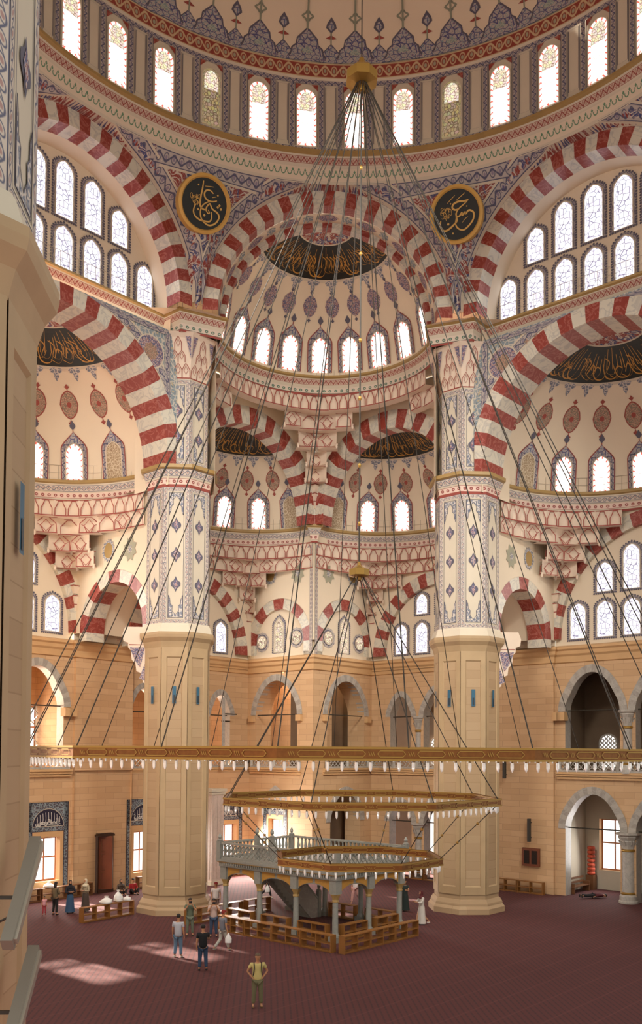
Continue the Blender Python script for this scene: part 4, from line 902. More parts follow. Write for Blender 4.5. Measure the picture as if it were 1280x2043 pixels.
for sd, p in ((-1, pL), (1, pR)):
    S = plane_S(p, 27.0); side = 'left' if sd < 0 else 'right'
    mb = MB()
    # upper (gallery) row of the bay: three arches
    for xc in (-4.33, 0, 4.33): opening(mb, S, xc-2.165 if xc > -4 else -6.7, xc+2.165 if xc < 4 else 6.7, 7.3, 14, xc, 1.7, 11.0, 7.3, .7, 0, 2, 1.5, VG)
    panel(mb, plane_S(p, 26.8), 6.7, 10.8, 0 if sd > 0 else 7.3, 14, 0); mb.strip([p(6.7, 27, 0), p(6.7, 27, 14)], [p(6.7, 26.8, 0), p(6.7, 26.8, 14)], 0); mb.strip([p(10.8, 27.8, 0), p(10.8, 27.8, 14)], [p(10.8, 26.8, 0), p(10.8, 26.8, 14)], 0)
    panel(mb, plane_S(p, 26.8), -10.8, -6.7, 0, 14, 0)
    S2_ = plane_S(p, 27.2)
    opening(mb, S2_, 10.8, 13.35, 7.3, 14, 12.0, 1.05, 10.9, 7.3, .7, 0, 2, 1.2, VG, .35)
    opening(mb, S2_, 13.35, 16.95, 7.3, 14, 15.15, 1.35, 10.9, 7.3, .7, 0, 2, 1.2, VG, .4)
    opening(mb, S2_, 16.95, 21, 7.3, 14, 18.42, .9, 10.95, 7.3, .7, 0, 2, 1.2, VG, .4)
    if sd < 0:                                 # ground storey: flat wall with tall windows
        rect_hole(mb, S, 2.5, 6.7, 0, 7.3, 4.35, 5.95, 1.0, 3.5, .55, 0, 1); panel(mb, S, -6.7, -3.5, 0, 7.3, 0); rect_hole(mb, S, -3.5, 2.5, 0, 7.3, -1.3, .3, 1.0, 3.5, .55, 0, 1)
        panel(mb, plane_S(p, 26.98), 6.7, 10.3, 0, 7.3, 0)
        rect_hole(mb, plane_S(p, 26.98), 10.3, 14.5, 0, 7.3, 11.1, 12.6, .9, 3.45, .55, 0, 1); panel(mb, plane_S(p, 26.98), 14.5, 17.2, 0, 7.3, 0)
        rect_hole(mb, plane_S(p, 26.98), 17.2, 21, 0, 7.3, 18.3, 19.85, .9, 3.5, .55, 0, 1)
    else:
        for xc in (-4.33, 0, 4.33): opening(mb, S, xc-2.165 if xc > -4 else -6.7, xc+2.165 if xc < 4 else 6.7, 0, 7.3, xc, 1.7, 4.0, 0, .75, 0, 2, 1.0, VG)
        panel(mb, S2_, 10.8, 11.6, 0, 7.3, 0)
        opening(mb, S2_, 11.6, 13.5, 0, 7.3, 12.5, .8, 3.7, 0, .75, 0, 2, .8, VG, .35); opening(mb, S2_, 13.5, 16.9, 0, 7.3, 15.15, 1.3, 3.7, 0, .75, 0, 2, .8, VG, .4); opening(mb, S2_, 16.9, 21, 0, 7.3, 18.42, .95, 3.7, 0, .75, 0, 2, .8, VG, .4)
    # impost mouldings of the flat jambs
    for xx in (6.15, 6.45): mb.box(p(xx, 26.85, 10.7), (.5, .5, .5), 1, (NR if sd < 0 else NL, NL if sd < 0 else NR, UZ))
    struct(mb.build('wall_'+side, WALLM))
    # corner block side
    mb = MB(); Sx = plane_S(p, 21, 'x', -1)
    opening(mb, Sx, 21, 27.2, 7.3, 14, 24.4, 1.98, 11.0, 7.3, 1.5, 0, 0, .9, VG, .45)
    mb.strip([p(21, 21, 0), p(21, 21, 14)], [p(21, 20.99, 0), p(21, 20.99, 14)], 0)
    if sd < 0: rect_hole(mb, Sx, 21, 27.2, 0, 7.3, 23.75, 25.05, 1.0, 3.9, .6, 0, 1)
    else: opening(mb, Sx, 21, 27.2, 0, 7.3, 24.4, 1.6, 3.75, 0, 1.4, 0, 0, .8, VG, .45)
    for xx in (22.15, 26.65): mb.box(p(21, xx, 10.75), (.45, .5, .42), 1, (NL if sd < 0 else NR, NR if sd < 0 else NL, UZ))
    # room behind the block openings
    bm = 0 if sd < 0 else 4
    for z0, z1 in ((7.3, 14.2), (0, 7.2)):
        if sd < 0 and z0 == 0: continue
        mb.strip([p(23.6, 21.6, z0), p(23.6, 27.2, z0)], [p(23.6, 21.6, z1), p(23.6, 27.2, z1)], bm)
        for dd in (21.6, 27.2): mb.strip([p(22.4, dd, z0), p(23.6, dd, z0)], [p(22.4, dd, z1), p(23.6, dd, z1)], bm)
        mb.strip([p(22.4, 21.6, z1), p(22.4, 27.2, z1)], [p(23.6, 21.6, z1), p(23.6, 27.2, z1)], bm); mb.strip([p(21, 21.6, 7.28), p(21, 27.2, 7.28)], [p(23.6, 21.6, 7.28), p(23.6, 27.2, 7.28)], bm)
    struct(mb.build('wall_corner_%s_lower' % side, WALLM))
    # gallery behind: floor, back wall, ceiling
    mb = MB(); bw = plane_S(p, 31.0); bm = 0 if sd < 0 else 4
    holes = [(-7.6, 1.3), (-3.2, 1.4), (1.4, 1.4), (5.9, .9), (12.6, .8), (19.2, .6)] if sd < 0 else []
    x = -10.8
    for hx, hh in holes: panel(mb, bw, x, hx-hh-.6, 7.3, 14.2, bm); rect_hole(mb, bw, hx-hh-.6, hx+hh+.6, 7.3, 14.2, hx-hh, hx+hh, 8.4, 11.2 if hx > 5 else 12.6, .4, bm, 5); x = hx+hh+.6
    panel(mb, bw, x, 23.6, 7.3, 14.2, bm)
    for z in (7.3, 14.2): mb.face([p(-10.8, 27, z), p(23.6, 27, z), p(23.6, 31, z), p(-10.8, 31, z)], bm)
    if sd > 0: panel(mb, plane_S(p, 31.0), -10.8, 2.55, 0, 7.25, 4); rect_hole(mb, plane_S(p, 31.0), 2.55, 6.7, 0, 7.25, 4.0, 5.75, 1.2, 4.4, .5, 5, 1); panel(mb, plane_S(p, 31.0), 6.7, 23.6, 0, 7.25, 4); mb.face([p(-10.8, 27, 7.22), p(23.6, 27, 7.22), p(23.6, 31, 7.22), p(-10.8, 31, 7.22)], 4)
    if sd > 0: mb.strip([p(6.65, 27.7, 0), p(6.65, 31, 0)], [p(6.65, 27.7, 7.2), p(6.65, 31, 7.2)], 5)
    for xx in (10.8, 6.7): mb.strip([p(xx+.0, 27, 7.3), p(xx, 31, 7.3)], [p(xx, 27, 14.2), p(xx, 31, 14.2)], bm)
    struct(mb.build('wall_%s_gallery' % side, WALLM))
    for hx, hh in holes:
        big_window(bw, hx, hh, 8.4, 11.2 if hx > 5 else 12.6, .4, glass=None)
        if hx < 6:                             # pierced stone screen before the gallery window
            mb = MB(); g = .45
            for i in range(int(2*hh/g)):
                for j in range(int((2.8 if hx > 5 else 4.2)/g)):
                    x = hx-hh+g*(i+.5); z = 8.4+g*(j+.5); q = lambda a, b: p(x+a, 30.9, z+b)
                    if (i+j) % 2: mb.bar(q(-g/2, -g/2), q(g/2, g/2), .05, .05)
                    else: mb.bar(q(g/2, -g/2), q(-g/2, g/2), .05, .05)
            trim(mb, [GREYM])
        if hx > 6: tile_frame(bw, hx, hh*2+1.0, 11.3, 11.35, 13.1, int(hx))
    if sd > 0: big_window(plane_S(p, 31.0), 4.875, .875, 1.2, 4.4, .5)
    # balcony slab moulding and balustrades
    mb = MB(); 
    for x0, x1, d in ((-6.5, 6.5, 26.95), (10.9, 20.9, 27.15)): 
        for z, o_ in ((7.32, .28), (7.18, .2), (7.02, .12)): mb.bar(p(x0, d-o_/2, z), p(x1, d-o_/2, z), o_, .13, 0)
    for z, o_ in ((7.32, .28), (7.18, .2), (7.02, .12)): mb.bar(p(21-o_/2, 22, z), p(21-o_/2, 26.8, z), o_, .13, 0)
    trim(mb, [MOULD])
    railing(p, -6.3, 6.3, 26.78, 7.4, .95, 'long pierced grey marble balustrade of the %s bay gallery' % side)
    railing(p, 11.0, 20.8, 26.98, 7.4, .95, 'pierced grey marble balustrade in the %s corner recess' % side)
    px_ = (lambda x, d, z: p(d, x, z)); railing(px_, 22.2, 26.6, 20.85, 7.4, .95, 'short pierced balustrade on the %s face of the far corner block' % side)
    # iron tie rods across the arches
    mb = MB()
    for xs, d, zz in [(((-4.33, 1.7), (0, 1.7), (4.33, 1.7)), 27.35, 11.05), (((12.0, 1.05), (15.15, 1.35), (18.42, .9)), 27.55, 10.95)]+([(((-4.33, 1.7), (0, 1.7), (4.33, 1.7)), 27.35, 4.05), (((12.5, .8), (15.15, 1.3), (18.42, .95)), 27.55, 3.75)] if sd > 0 else []):
        for xc, hw in xs: mb.tube([p(xc-hw, d, zz), p(xc+hw, d, zz)], .04, 6)
    mb.tube([p(21.2, 22.42, 11.0), p(21.2, 26.38, 11.0)], .04, 6); trim(mb, [CABLE])
# tile surrounds of the ground windows
for sd, p in ((-1, pL),):
    for (x, w, z1, zt, pl, hw, z0w, z1w) in ((5.12, 2.6, 3.85, 5.5, 27.0, .8, 1.0, 3.5), (11.87, 2.6, 3.85, 5.45, 26.98, .75, .9, 3.45), (19.08, 2.4, 3.8, 5.4, 26.98, .775, .9, 3.5), (-.5, 2.6, 3.85, 5.5, 27.0, .8, 1.0, 3.5)):
        S = plane_S(p, pl); tile_frame(S, x, w, .15, z1, zt, int(x*3)); big_window(S, x if x != 19.08 else 19.075, hw, z0w, z1w, .5)
        mb = MB(); t = .26
        for L in ([(x-w/2+.27, .6), (x-w/2+.27, z1), (x-hw, z1w), (x-hw, z0w)], [(x+w/2-.27, .6), (x+w/2-.27, z1), (x+hw, z1w), (x+hw, z0w)], [(x-w/2+.27, z1), (x+w/2-.27, z1), (x+hw, z1w), (x-hw, z1w)], [(x-w/2+.27, .6), (x+w/2-.27, .6), (x+hw, z0w), (x-hw, z0w)]): put(mb, L, S, 0, .035)
        trim(mb, [MOULD])
    S = plane_S(p, 21, 'x', -1); tile_frame(S, 24.4, 2.2, .3, 4.2, 5.05, 11); big_window(S, 24.4, .65, 1.0, 3.9, .5)
    mb = MB(); x = 24.4; w = 2.2; hw = .65
    for L in ([(x-w/2+.27, .6), (x-w/2+.27, 4.2), (x-hw, 3.9), (x-hw, 1)], [(x+w/2-.27, .6), (x+w/2-.27, 4.2), (x+hw, 3.9), (x+hw, 1)], [(x-w/2+.27, 4.2), (x+w/2-.27, 4.2), (x+hw, 3.9), (x-hw, 3.9)]): put(mb, L, S, 0, .035)
    put(mb, [(24.4-1.0, 5.3), (24.4-.5, 5.9), (24.4, 6.2), (24.9, 5.9), (25.4, 5.3), (24.4, 5.35)], S, 1, .03)
    trim(mb, [MOULD, GREYM])
# columns
for side, sd, p in (('left', -1, pL), ('right', 1, pR)):
    for i, xx in enumerate((-2.165, 2.165)):
        column(p(xx, 27.0, 0), 7.35, 11.0, .27, 'grey marble gallery column in the %s bay, %s from the far great pier' % (side, ('second', 'first')[i]), 'gallery columns')
        if sd > 0: column(p(xx, 27.0, 0), 0, 4.0, .36, 'thick grey marble ground column with brass collar, %s from the flat right wall' % ('second', 'first')[i], 'ground columns')
    column(p(16.95, 27.3, 0), 7.35, 10.95, .25, 'slim grey marble gallery column in the %s corner recess' % side, 'gallery columns')
    column(p(13.4, 27.3, 0), 7.35, 10.95, .25, 'grey marble gallery column behind the %s great pier' % side, 'gallery columns')
    if sd > 0: column(p(16.9, 27.3, 0), 0, 3.7, .3, 'grey marble ground column in the right corner recess', 'ground columns'); column(p(13.45, 27.3, 0), 0, 3.7, .3, 'grey marble ground column half behind the right great pier', 'ground columns')
# light that comes in through the galleries and ground windows of the sunny side
for x, d, z, e in ((4.5, 30.6, 10, 260), (12.3, 30.6, 10, 200), (19, 30.6, 10, 160)): lamp('AREA', 'gallery_light', tuple(pL(x, d, z)), e, (1, .72, .52), 2, target=tuple(pL(x, 20, z-1)), sy=2.5)
for x in (5.1, 11.9, 19.1): lamp('AREA', 'window_daylight', tuple(pL(x, 26.6, 2.3)), 200, (1, .93, .85), 1.5, dirv=tuple(-NL*1.0-UZ*.35), sy=2.4)
lamp('AREA', 'window_daylight', tuple(pL(19.1, 26.4, 2.4)), 1100, (1, .9, .82), 1.5, dirv=tuple(-NL*1.0-UZ*.7), sy=2.4)
lamp('AREA', 'gallery_light', tuple(pL(22.4, 24.4, 13.9)), 170, (1, .74, .54), 1.2, dirv=(0, 0, -1), sy=3)  # added fill lamp under the block room ceiling, no window there
lamp('AREA', 'window_daylight', tuple(pR(4.9, 30.2, 2.6)), 90, (1, .97, .93), 1.6, dirv=tuple(-NR-UZ*.3), sy=3)
# ================================================================ great piers
def facet_S(c, ap, k):
    a = math.radians(45*k); n = np.array([math.sin(a), math.cos(a), 0]); r = np.array([math.cos(a), -math.sin(a), 0])*-1
    return lambda x, z, o=0: np.array([c[0], c[1], 0])+n*(ap+o)+r*x+UZ*z
def great_pier(ang, label, corbels):
    c = azp((0, 0), 20.55, math.radians(ang), 0); t = thing('great_pier', label, 'pier', (c[0], c[1], 0), 'octagonal great piers')
    R8 = lambda ap, z: [azp(c, ap/math.cos(PI/8), math.radians(22.5+45*k), z) for k in range(8)]
    def loft(pr, mats, name, mm):
        mb = MB()
        for (a0, z0), (a1, z1), m in zip(pr, pr[1:], mm): mb.strip(R8(a0, z0), R8(a1, z1), m, True, uv=(m in (8, 9)), h=1)
        mb.face(R8(*pr[0])[::-1], mm[0]); mb.face(R8(*pr[-1]), mm[-1]); return mb.build(name, mats, t, smooth=False)
    loft([(1.93, 0), (1.93, .28), (1.82, .42), (1.8, .55), (1.68, .75)], [STONE_P], 'plinth', [0]*4)
    ap = 1.62; mb = MB(); R0, R1 = R8(ap, .7), R8(ap, 14.0); mb.strip(R0, R1, 0, True)
    for k in range(8):
        S = facet_S(c, ap, k); h = ap*math.tan(PI/8)
        O = [(-h, 1.0), (-h, 13.9), (h, 13.9), (h, 1.0)]; I = [(-h+.26, 1.4), (-h+.26, 13.4), (h-.26, 13.4), (h-.26, 1.4)]
        mb.strip([S(*q, .05) for q in O], [S(*q, .05) for q in I], 1, True); mb.strip([S(*q, .05) for q in I], [S(q[0]*.93, q[1]+(.06 if q[1] < 5 else -.06), 0) for q in I], 1, True)
    mb.build('stone_shaft', [STONE_P, MOULD_P], t, smooth=False)
    for k in range(8):
        S = facet_S(c, ap, k); mb = MB(); put(mb, [(-.10, 10.95), (-.10, 11.85), (.10, 11.85), (.10, 10.95)], S, 0, .07); put(mb, [(-.04, 11.0), (-.04, 11.4), (.05, 11.4), (.05, 11.0)], S, 1, .08); mb.build('vent_slot', [M_plain('blue_vent', '#2f6079', .5), WHITEP if False else M_plain('dark_vent', '#26323c', .5)], t)
    loft([(1.66, 13.85), (1.70, 14.0), (1.76, 14.2), (1.90, 14.4), (1.93, 14.55), (1.93, 14.68)], [MOULD_P], 'capital', [0]*5)
    loft([(1.86, 14.68), (1.74, 15.05), (1.68, 15.15)], [PLASTERW], 'white_collar', [0]*2)
    def painted(z0, z1, ap, dz, name):
        mb = MB(); mb.strip(R8(ap, z0), R8(ap, z1), 0, True)
        for k in range(8):
            S = facet_S(c, ap, k); h = ap*math.tan(PI/8)
            def fr(a, b, m, o): mb.strip([S(*q, o) for q in [(-h+a, z0+a+.05), (-h+a, z1-a-.05), (h-a, z1-a-.05), (h-a, z0+a+.05)]], [S(*q, o) for q in [(-h+b, z0+b+.05), (-h+b, z1-b-.05), (h-b, z1-b-.05), (h-b, z0+b+.05)]], m, True, uv=True, h=1)
            fr(.0, .20, 1, .01); fr(.20, .24, 0, .015); fr(.27, .29, 2, .015)
            hh = h-.31
            for s_, zz in ((1, z1-.36), (-1, z0+.36)):       # scalloped corners closing the panel
                g = [(-hh, 0), (-hh, -1.15), (-hh*.8, -.95), (-hh*.75, -.7), (-hh*.45, -.6), (-hh*.5, -.35), (0, -.12), (hh*.5, -.35), (hh*.45, -.6), (hh*.75, -.7), (hh*.8, -.95), (hh, -1.15), (hh, 0)]
                L = [(x, zz+s_*y) for x, y in g]; mid = [(x, zz) for x, y in g]
                mb.strip([S(*q, .015) for q in L], [S(*q, .015) for q in mid], 3); ribbon(mb, L, .03, S, 2, .02)
            for z in dz:
                put(mb, [(0, z-.42), (.1, z-.2), (.24, z-.1), (.26, z), (.24, z+.1), (.1, z+.2), (0, z+.42), (-.1, z+.2), (-.24, z+.1), (-.26, z), (-.24, z-.1), (-.1, z-.2)], S, 2, .02, (0, z))
                put(mb, [(0, z-.28), (.14, z), (0, z+.28), (-.14, z)], S, 4, .03, (0, z))
        mb.build(name, [PLASTERW, B_SCROLL, DARKLINE, A_GREY, A_MED], t, smooth=False)
    painted(15.1, 22.35, 1.62, (17.2, 18.75, 20.3), 'painted_shaft')
    loft([(1.62, 22.3), (1.66, 22.45), (1.72, 22.75), (1.76, 22.85), (1.86, 23.2), (1.98, 23.27), (1.98, 23.45), (1.6, 23.5)], [PLASTERW, GOLDTRIM, B_SCROLL, B_RDOT, REDLINE, PLASTERW, PLASTERW, PLASTERW, B_SCROLL, B_RDOT], 'band_cornice', [4, 9, 0, 8, 1, 1, 1])
    painted(23.5, 28.1, 1.5, (25.0, 26.4), 'upper_painted_shaft')
    # flaring head with painted muqarnas
    mb = MB(); s_ = 1 if ang > 0 else -1; W0 = R8(1.5, 28.1)
    hd = math.radians(ang+180); tgt = []
    prs = [(1.5, 28.1), (1.55, 28.6), (1.68, 29.4), (1.8, 30.2), (2.0, 30.45)]
    for (a0, z0), (a1, z1) in zip(prs, prs[1:]): mb.strip(R8(a0, z0), R8(a1, z1), 0, True)
    for k in range(8):
        S0 = lambda x, z, o=0, k=k: facet_S(c, 1.5+max(0, (z-28.1))*.15, k)(x, z, o+.03); h = .6
        for row, (zb, nn, hgt, ww) in enumerate(((28.15, 3, .75, .40), (28.95, 2, .6, .36), (29.55, 1, .7, .36))):
            for q in range(nn):
                x = (q-(nn-1)/2)*ww*1.02; w = ww/2
                ribbon(mb, [(x-w, zb), (x-w, zb+hgt*.55), (x-w*.5, zb+hgt*.8), (x, zb+hgt), (x+w*.5, zb+hgt*.8), (x+w, zb+hgt*.55), (x+w, zb)], .035, S0, 1, .0)
                ribbon(mb, [(x, zb+hgt*.25), (x+w*.5, zb+hgt*.5), (x, zb+hgt*.85), (x-w*.5, zb+hgt*.5)], .03, S0, 1, 0, True)
        ribbon(mb, [(-.62, 28.15), (.62, 28.15)], .05, S0, 1, 0)
        e = .68
        put(mb, [(e-.28, 30.25), (e, 29.1), (e+.0, 30.25)], S0, 2, .01); put(mb, [(-e+.28, 30.25), (-e, 29.1), (-e, 30.25)], S0, 2, .01)
    mb.build('muqarnas_head', [PINK, REDLINE, A_MED], t, smooth=False)
    # painted corbels carrying the transverse arches
    for k in corbels:
        a = math.radians(45*k); n_ = np.array([math.sin(a), math.cos(a), 0]); r_ = np.array([math.cos(a), -math.sin(a), 0]); o3 = np.array([c[0], c[1], 0])
        prof = [(1.6, 12.0), (1.75, 12.1), (1.85, 12.6), (2.1, 12.7), (2.15, 13.1), (2.35, 13.3), (2.4, 13.8), (2.55, 13.95), (2.55, 14.2), (2.8, 14.3), (2.85, 14.68), (2.7, 15.05)]
        mb = MB(); w = .7
        F = lambda s_: [o3+n_*d+r_*w*s_+UZ*z for d, z in prof]; mb.strip(F(-1), F(1), 0)
        for s_ in (-1, 1):
            L = F(s_); B = [o3+n_*1.5+r_*w*s_+UZ*z for d, z in prof]; mb.strip(L, B, 0)
            Q = lambda x, z, o=0, s_=s_: o3+n_*x+r_*(w+o)*s_+UZ*z
            put(mb, [(1.66, 13.95), (2.45, 13.95), (2.2, 13.3), (2.0, 13.0), (1.9, 12.9), (1.8, 13.3)], Q, 2, .02); put(mb, [(1.66, 12.2), (1.66, 13.1), (1.95, 12.3)], Q, 2, .02); ribbon(mb, [(1.62, 12.1), (1.62, 14.1), (2.5, 14.1)], .05, Q, 1, .02)
        mb.build('painted_corbel', [PINK, REDLINE, A_MED], t, smooth=False)
    return t
great_pier(-22.5, 'octagonal limestone great pier with painted upper shaft, left of the two far ones', (7, 6))
great_pier(22.5, 'octagonal limestone great pier with painted upper shaft, right of the two far ones', (1, 2))
np_ = great_pier(-157.5, 'nearest octagonal limestone great pier, cropped along the left edge of the view', ())

# rear tympana of the octagon (behind the view) with their windows, plus fill lamps added to brighten the far walls
for hd, W_ in ((135, 1650), (225, 1850)):
    p = side_p(hd); mb = MB(); panel(mb, plane_S(p, 18.6), -6.6, 6.6, ZU-.2, 37.6, 0); struct(mb.build('wall_rear_right' if hd < 180 else 'wall_rear_left', [PLASTER]))
    for x in (-4.5, -3, -1.5, 0, 1.5, 3, 4.5): window(shift_S(plane_S(p, 18.6), x, 31.62), .94, 1.93, G_TYMP, 'scallop', .1)
    lamp('AREA', 'tympanum_fill', tuple(p(0, 18.0, 33.5)), W_, (1, .95, .86), 9, target=(0, 26, 11), sy=4, spread=62)
for p, W_ in ((pL, 500), (pR, 400)): lamp('AREA', 'tympanum_fill', tuple(p(0, 17.4, 34)), W_, (1, .96, .9), 9, target=tuple(p(0, 0, 10)), sy=4, spread=120)
for p, W_ in ((pL, 650), (pR, 350)):
    lamp('AREA', 'bay_window_daylight', tuple(p(0, 26.3, 17.6)), W_, (1, .93, .84), 8, dirv=tuple((p(0, 0, 0)-p(0, 1, 0))-UZ*.1), sy=4)
    lamp('AREA', 'bay_window_daylight', tuple(p(15.2, 26.6, 17)), W_*.6, (1, .93, .84), 6, dirv=tuple((p(0, 0, 0)-p(0, 1, 0))-UZ*.1), sy=3)
# round-headed lattice windows of the shaded side
def lattice_window(S, w, h, g, bars=True):
    NWIN[0] += 1; mb = MB(); L = arch_loop(w, h, 12); O = [(x*1.16, y+.08 if y > 0 else y) for x, y in L]
    mb.strip([S(*q, .1) for q in L], [S(*q, .1) for q in O], 0); mb.strip([S(*q, .1) for q in O], [S(*q, 0) for q in O], 0)
    if bars:
        n = int(w/g)+1; m = int(h/g)+1
        for i in range(n):
            for j in range(m):
                x = -w/2+g*(i+.5); z = g*(j+.5)
                if abs(x) > w/2-.04 or z > h-.05 or (z > h-w/2 and math.hypot(x, z-h+w/2) > w/2-.03): continue
                q = [(g*.42*math.cos(t), g*.42*math.sin(t)) for t in [PI/3*k for k in range(6)]]; ribbon(mb, [(x+a, z+b) for a, b in q], .075, S, 0, .06, True)
    o = struct(mb.build('window_%d' % NWIN[0], [GREYM])); k = MB(); put(k, L, S, 0, .03, (0, h/2)); k.build('pane', [G_CLEAR], o); return o
lattice_window(shift_S(plane_S(pR, 30.95), 5.08, 7.6), 1.05, 2.05, .26); lattice_window(shift_S(plane_S(pR, 30.95), 17.95, 7.6), 1.0, 1.95, .26)
lattice_window(shift_S(plane_S(pR, 30.95), 18.4, .3), 1.5, 3.9, .2, False); lattice_window(shift_S(plane_S(pR, 30.95), 12.35, .1), .75, 2.9, .2, False)
# ================================================================ great chandelier
def chandelier():
    t = thing('chandelier', 'huge brass chandelier of three hanging polygonal rings fringed with glass lamps', 'chandelier', (0, 0, 8.45))
    def ring(R, n, z, hgt, name, rot):
        mb = MB(); V = lambda r, zz: [azp((0, 0), r, math.radians(rot+360/n*k), zz) for k in range(n)]
        for (r0, z0), (r1, z1), m in (((R+.04, z-hgt/2), (R+.04, z+hgt/2), 0), ((R+.04, z+hgt/2), (R-.12, z+hgt/2), 0), ((R-.12, z+hgt/2), (R-.12, z-hgt/2), 0), ((R-.12, z-hgt/2), (R+.04, z-hgt/2), 0)): mb.strip(V(r0, z0), V(r1, z1), m, True)
        for r in (R+.06, R-.14):
            mb.strip(V(r, z+hgt/2-.03), V(r, z+hgt/2+.02), 1, True); mb.strip(V(r, z-hgt/2-.02), V(r, z-hgt/2+.03), 1, True)
        for k in range(n):                      # pierced motif in gold relief
            a, b = V(R+.055, z)[k], V(R+.055, z)[(k+1) % n]; L = math.dist(a, b); e = (b-a)/L; nn = np.cross(e, UZ); nn = nn if nn@a > 0 else -nn
            for s_ in (1, -1):
                S = (lambda x, y, o=0, a=a, e=e, nn=nn: a+e*x+UZ*y+nn*o) if s_ > 0 else (lambda x, y, o=0, a=a, e=e, nn=nn: a-nn*.19+e*x+UZ*y-nn*o)
                q = .25; m_ = .72*hgt/2
                while q < L-.3:
                    l = min(.62, L-.3-q); ribbon(mb, [(q+.06, -m_*.7), (q, 0), (q+.06, m_*.7), (q+l-.06, m_*.7), (q+l, 0), (q+l-.06, -m_*.7)], .022, S, 1, .01, True)
                    for j in range(3): ribbon(mb, [(q+l+.06+.05*j, -m_*.5), (q+l+.10+.05*j, m_*.5)], .016, S, 1, .01)
                    q += l+.26
        return mb.build(name, [BRONZE, BRASS], t, smooth=False)
    rings = [(11.0, 12, 8.45, .27, 15, 216), (4.72, 8, 6.92, .2, 22.5, 96), (2.85, 8, 4.95, .2, 22.5, 56)]
    lamps = []
    for R, n, z, h, rot, cnt in rings:
        ring(R, n, z, h, 'ring', rot); m = cnt//n
        for k in range(n):
            a = azp((0, 0), R-.04, math.radians(rot+360/n*k), z-h/2); b = azp((0, 0), R-.04, math.radians(rot+360/n*(k+1)), z-h/2)
            for j in range(m): lamps.append(a+(b-a)*(j+.5)/m)
    cam = np.array([-3.09, -30.635, 8.49]); F = np.array([.06, .998, 0])
    def vis(q): d = q-cam; w = d@F; x = 640+1828*(d@np.array([.998, -.06, 0]))/w; return w if 45 < x < 1290 else 1e3+w
    lamps.sort(key=vis)
    GL = NT('lamp_glass', .12); GL.color((.9, .9, .88, 1)); GL.b.inputs['Transmission Weight'].default_value = .55; GL.b.inputs['Emission Color'].default_value = (1, .93, .82, 1); GL.b.inputs['Emission Strength'].default_value = .12; GL = GL.mat
    prof = [(.010, .0), (.010, -.03), (.032, -.045), (.038, -.09), (.038, -.17), (.03, -.22), (.012, -.25), (.005, -.26)]
    mb = MB(); mb.lathe((0, 0, 0), prof, 8, lambda q: 1 if q < 2 else 0); l0 = mb.build('glass_lamp', [GL, BRASS], t, local=True)
    base = Vector((0, 0, 8.45))
    l0.location = Vector(lamps[0])-base
    for q in lamps[1:100]:
        c = l0.copy(); c.parent = t; COL.objects.link(c); c.location = Vector(q)-base
    mb = MB()
    for q in lamps[100:]: mb.lathe(tuple(q), prof, 6, lambda k: 1 if k < 2 else 0)
    o = mb.build('glass_lamp_fringe', [GL, BRASS], t); o['kind'] = 'stuff'
    z1, z2 = 31.7, 14.55
    for R, z, h, nm in ((.56, z1, .8, 'upper_hub'), (.36, z2, .3, 'lower_hub')):
        mb = MB(); mb.lathe((0, 0, z), [(R*.2, -h*.35), (R*.7, -h*.3), (R, -h*.28), (R, h*.1), (R*.85, h*.22), (R*.25, h*.5), (.08, h*.8)] if R > .5 else [(R*.3, -h*.6), (R, -h*.4), (R, h*.3), (R*.7, h*.4), (R*.2, h*.8), (.05, h*1.2)], 8, rot=PI/8); mb.build(nm, [BRASS], t, smooth=False)
        mb = MB(); mb.lathe((0, 0, z-h*.5), [(.02, -.14), (.08, -.11), (.11, 0), (.08, .1), (.04, .14)], 12); mb.build('hub_ball', [BRASS], t)
    def cable(a, b, r=.017):
        mb = MB(); mb.tube([a, b], r, 5, cap=False); mb.build('cable', [CABLE], t)
    cable((0, 0, 55.3), (0, 0, z1), .022); cable((0, 0, z1), (0, 0, z2), .03)
    for k in range(24):
        a = math.radians(15*k); rr = 11.0*math.cos(PI/12)/max(.9, math.cos(((15*k-15+15) % 30-15)*PI/180)) if (k % 2 == 0) else 11.0
        cable(azp((0, 0), .17, a, z1-.25), azp((0, 0), rr-.05, a, 8.58), .017)
    for k in range(8):
        a = math.radians(22.5+45*k); cable(azp((0, 0), .12, a, z2-.1), azp((0, 0), 4.66, a, 7.0)); cable(azp((0, 0), 4.66, a, 6.85), azp((0, 0), 2.8, a, 5.05), .015)
        cable(azp((0, 0), 4.66, a, 6.85), azp((0, 0), 1.0, a, 8.4), .001) if False else None
        for f in (.35, .7):
            q = azp((0, 0), 4.66+(2.8-4.66)*f, a, 6.85+(5.05-6.85)*f); mb = MB(); mb.lathe(tuple(q), [(.01, -.05), (.04, -.03), (.05, 0), (.04, .03), (.01, .05)], 8); mb.build('bead', [BRASS], t)
    for z in (28.5, 25.5, 22.5, 20.5, 18.2, 16.2):
        mb = MB(); mb.lathe((0, 0, z), [(.02, -.09), (.05, -.05), (.06, 0), (.05, .05), (.02, .09)], 8); mb.build('bead', [BRASS], t)
chandelier()
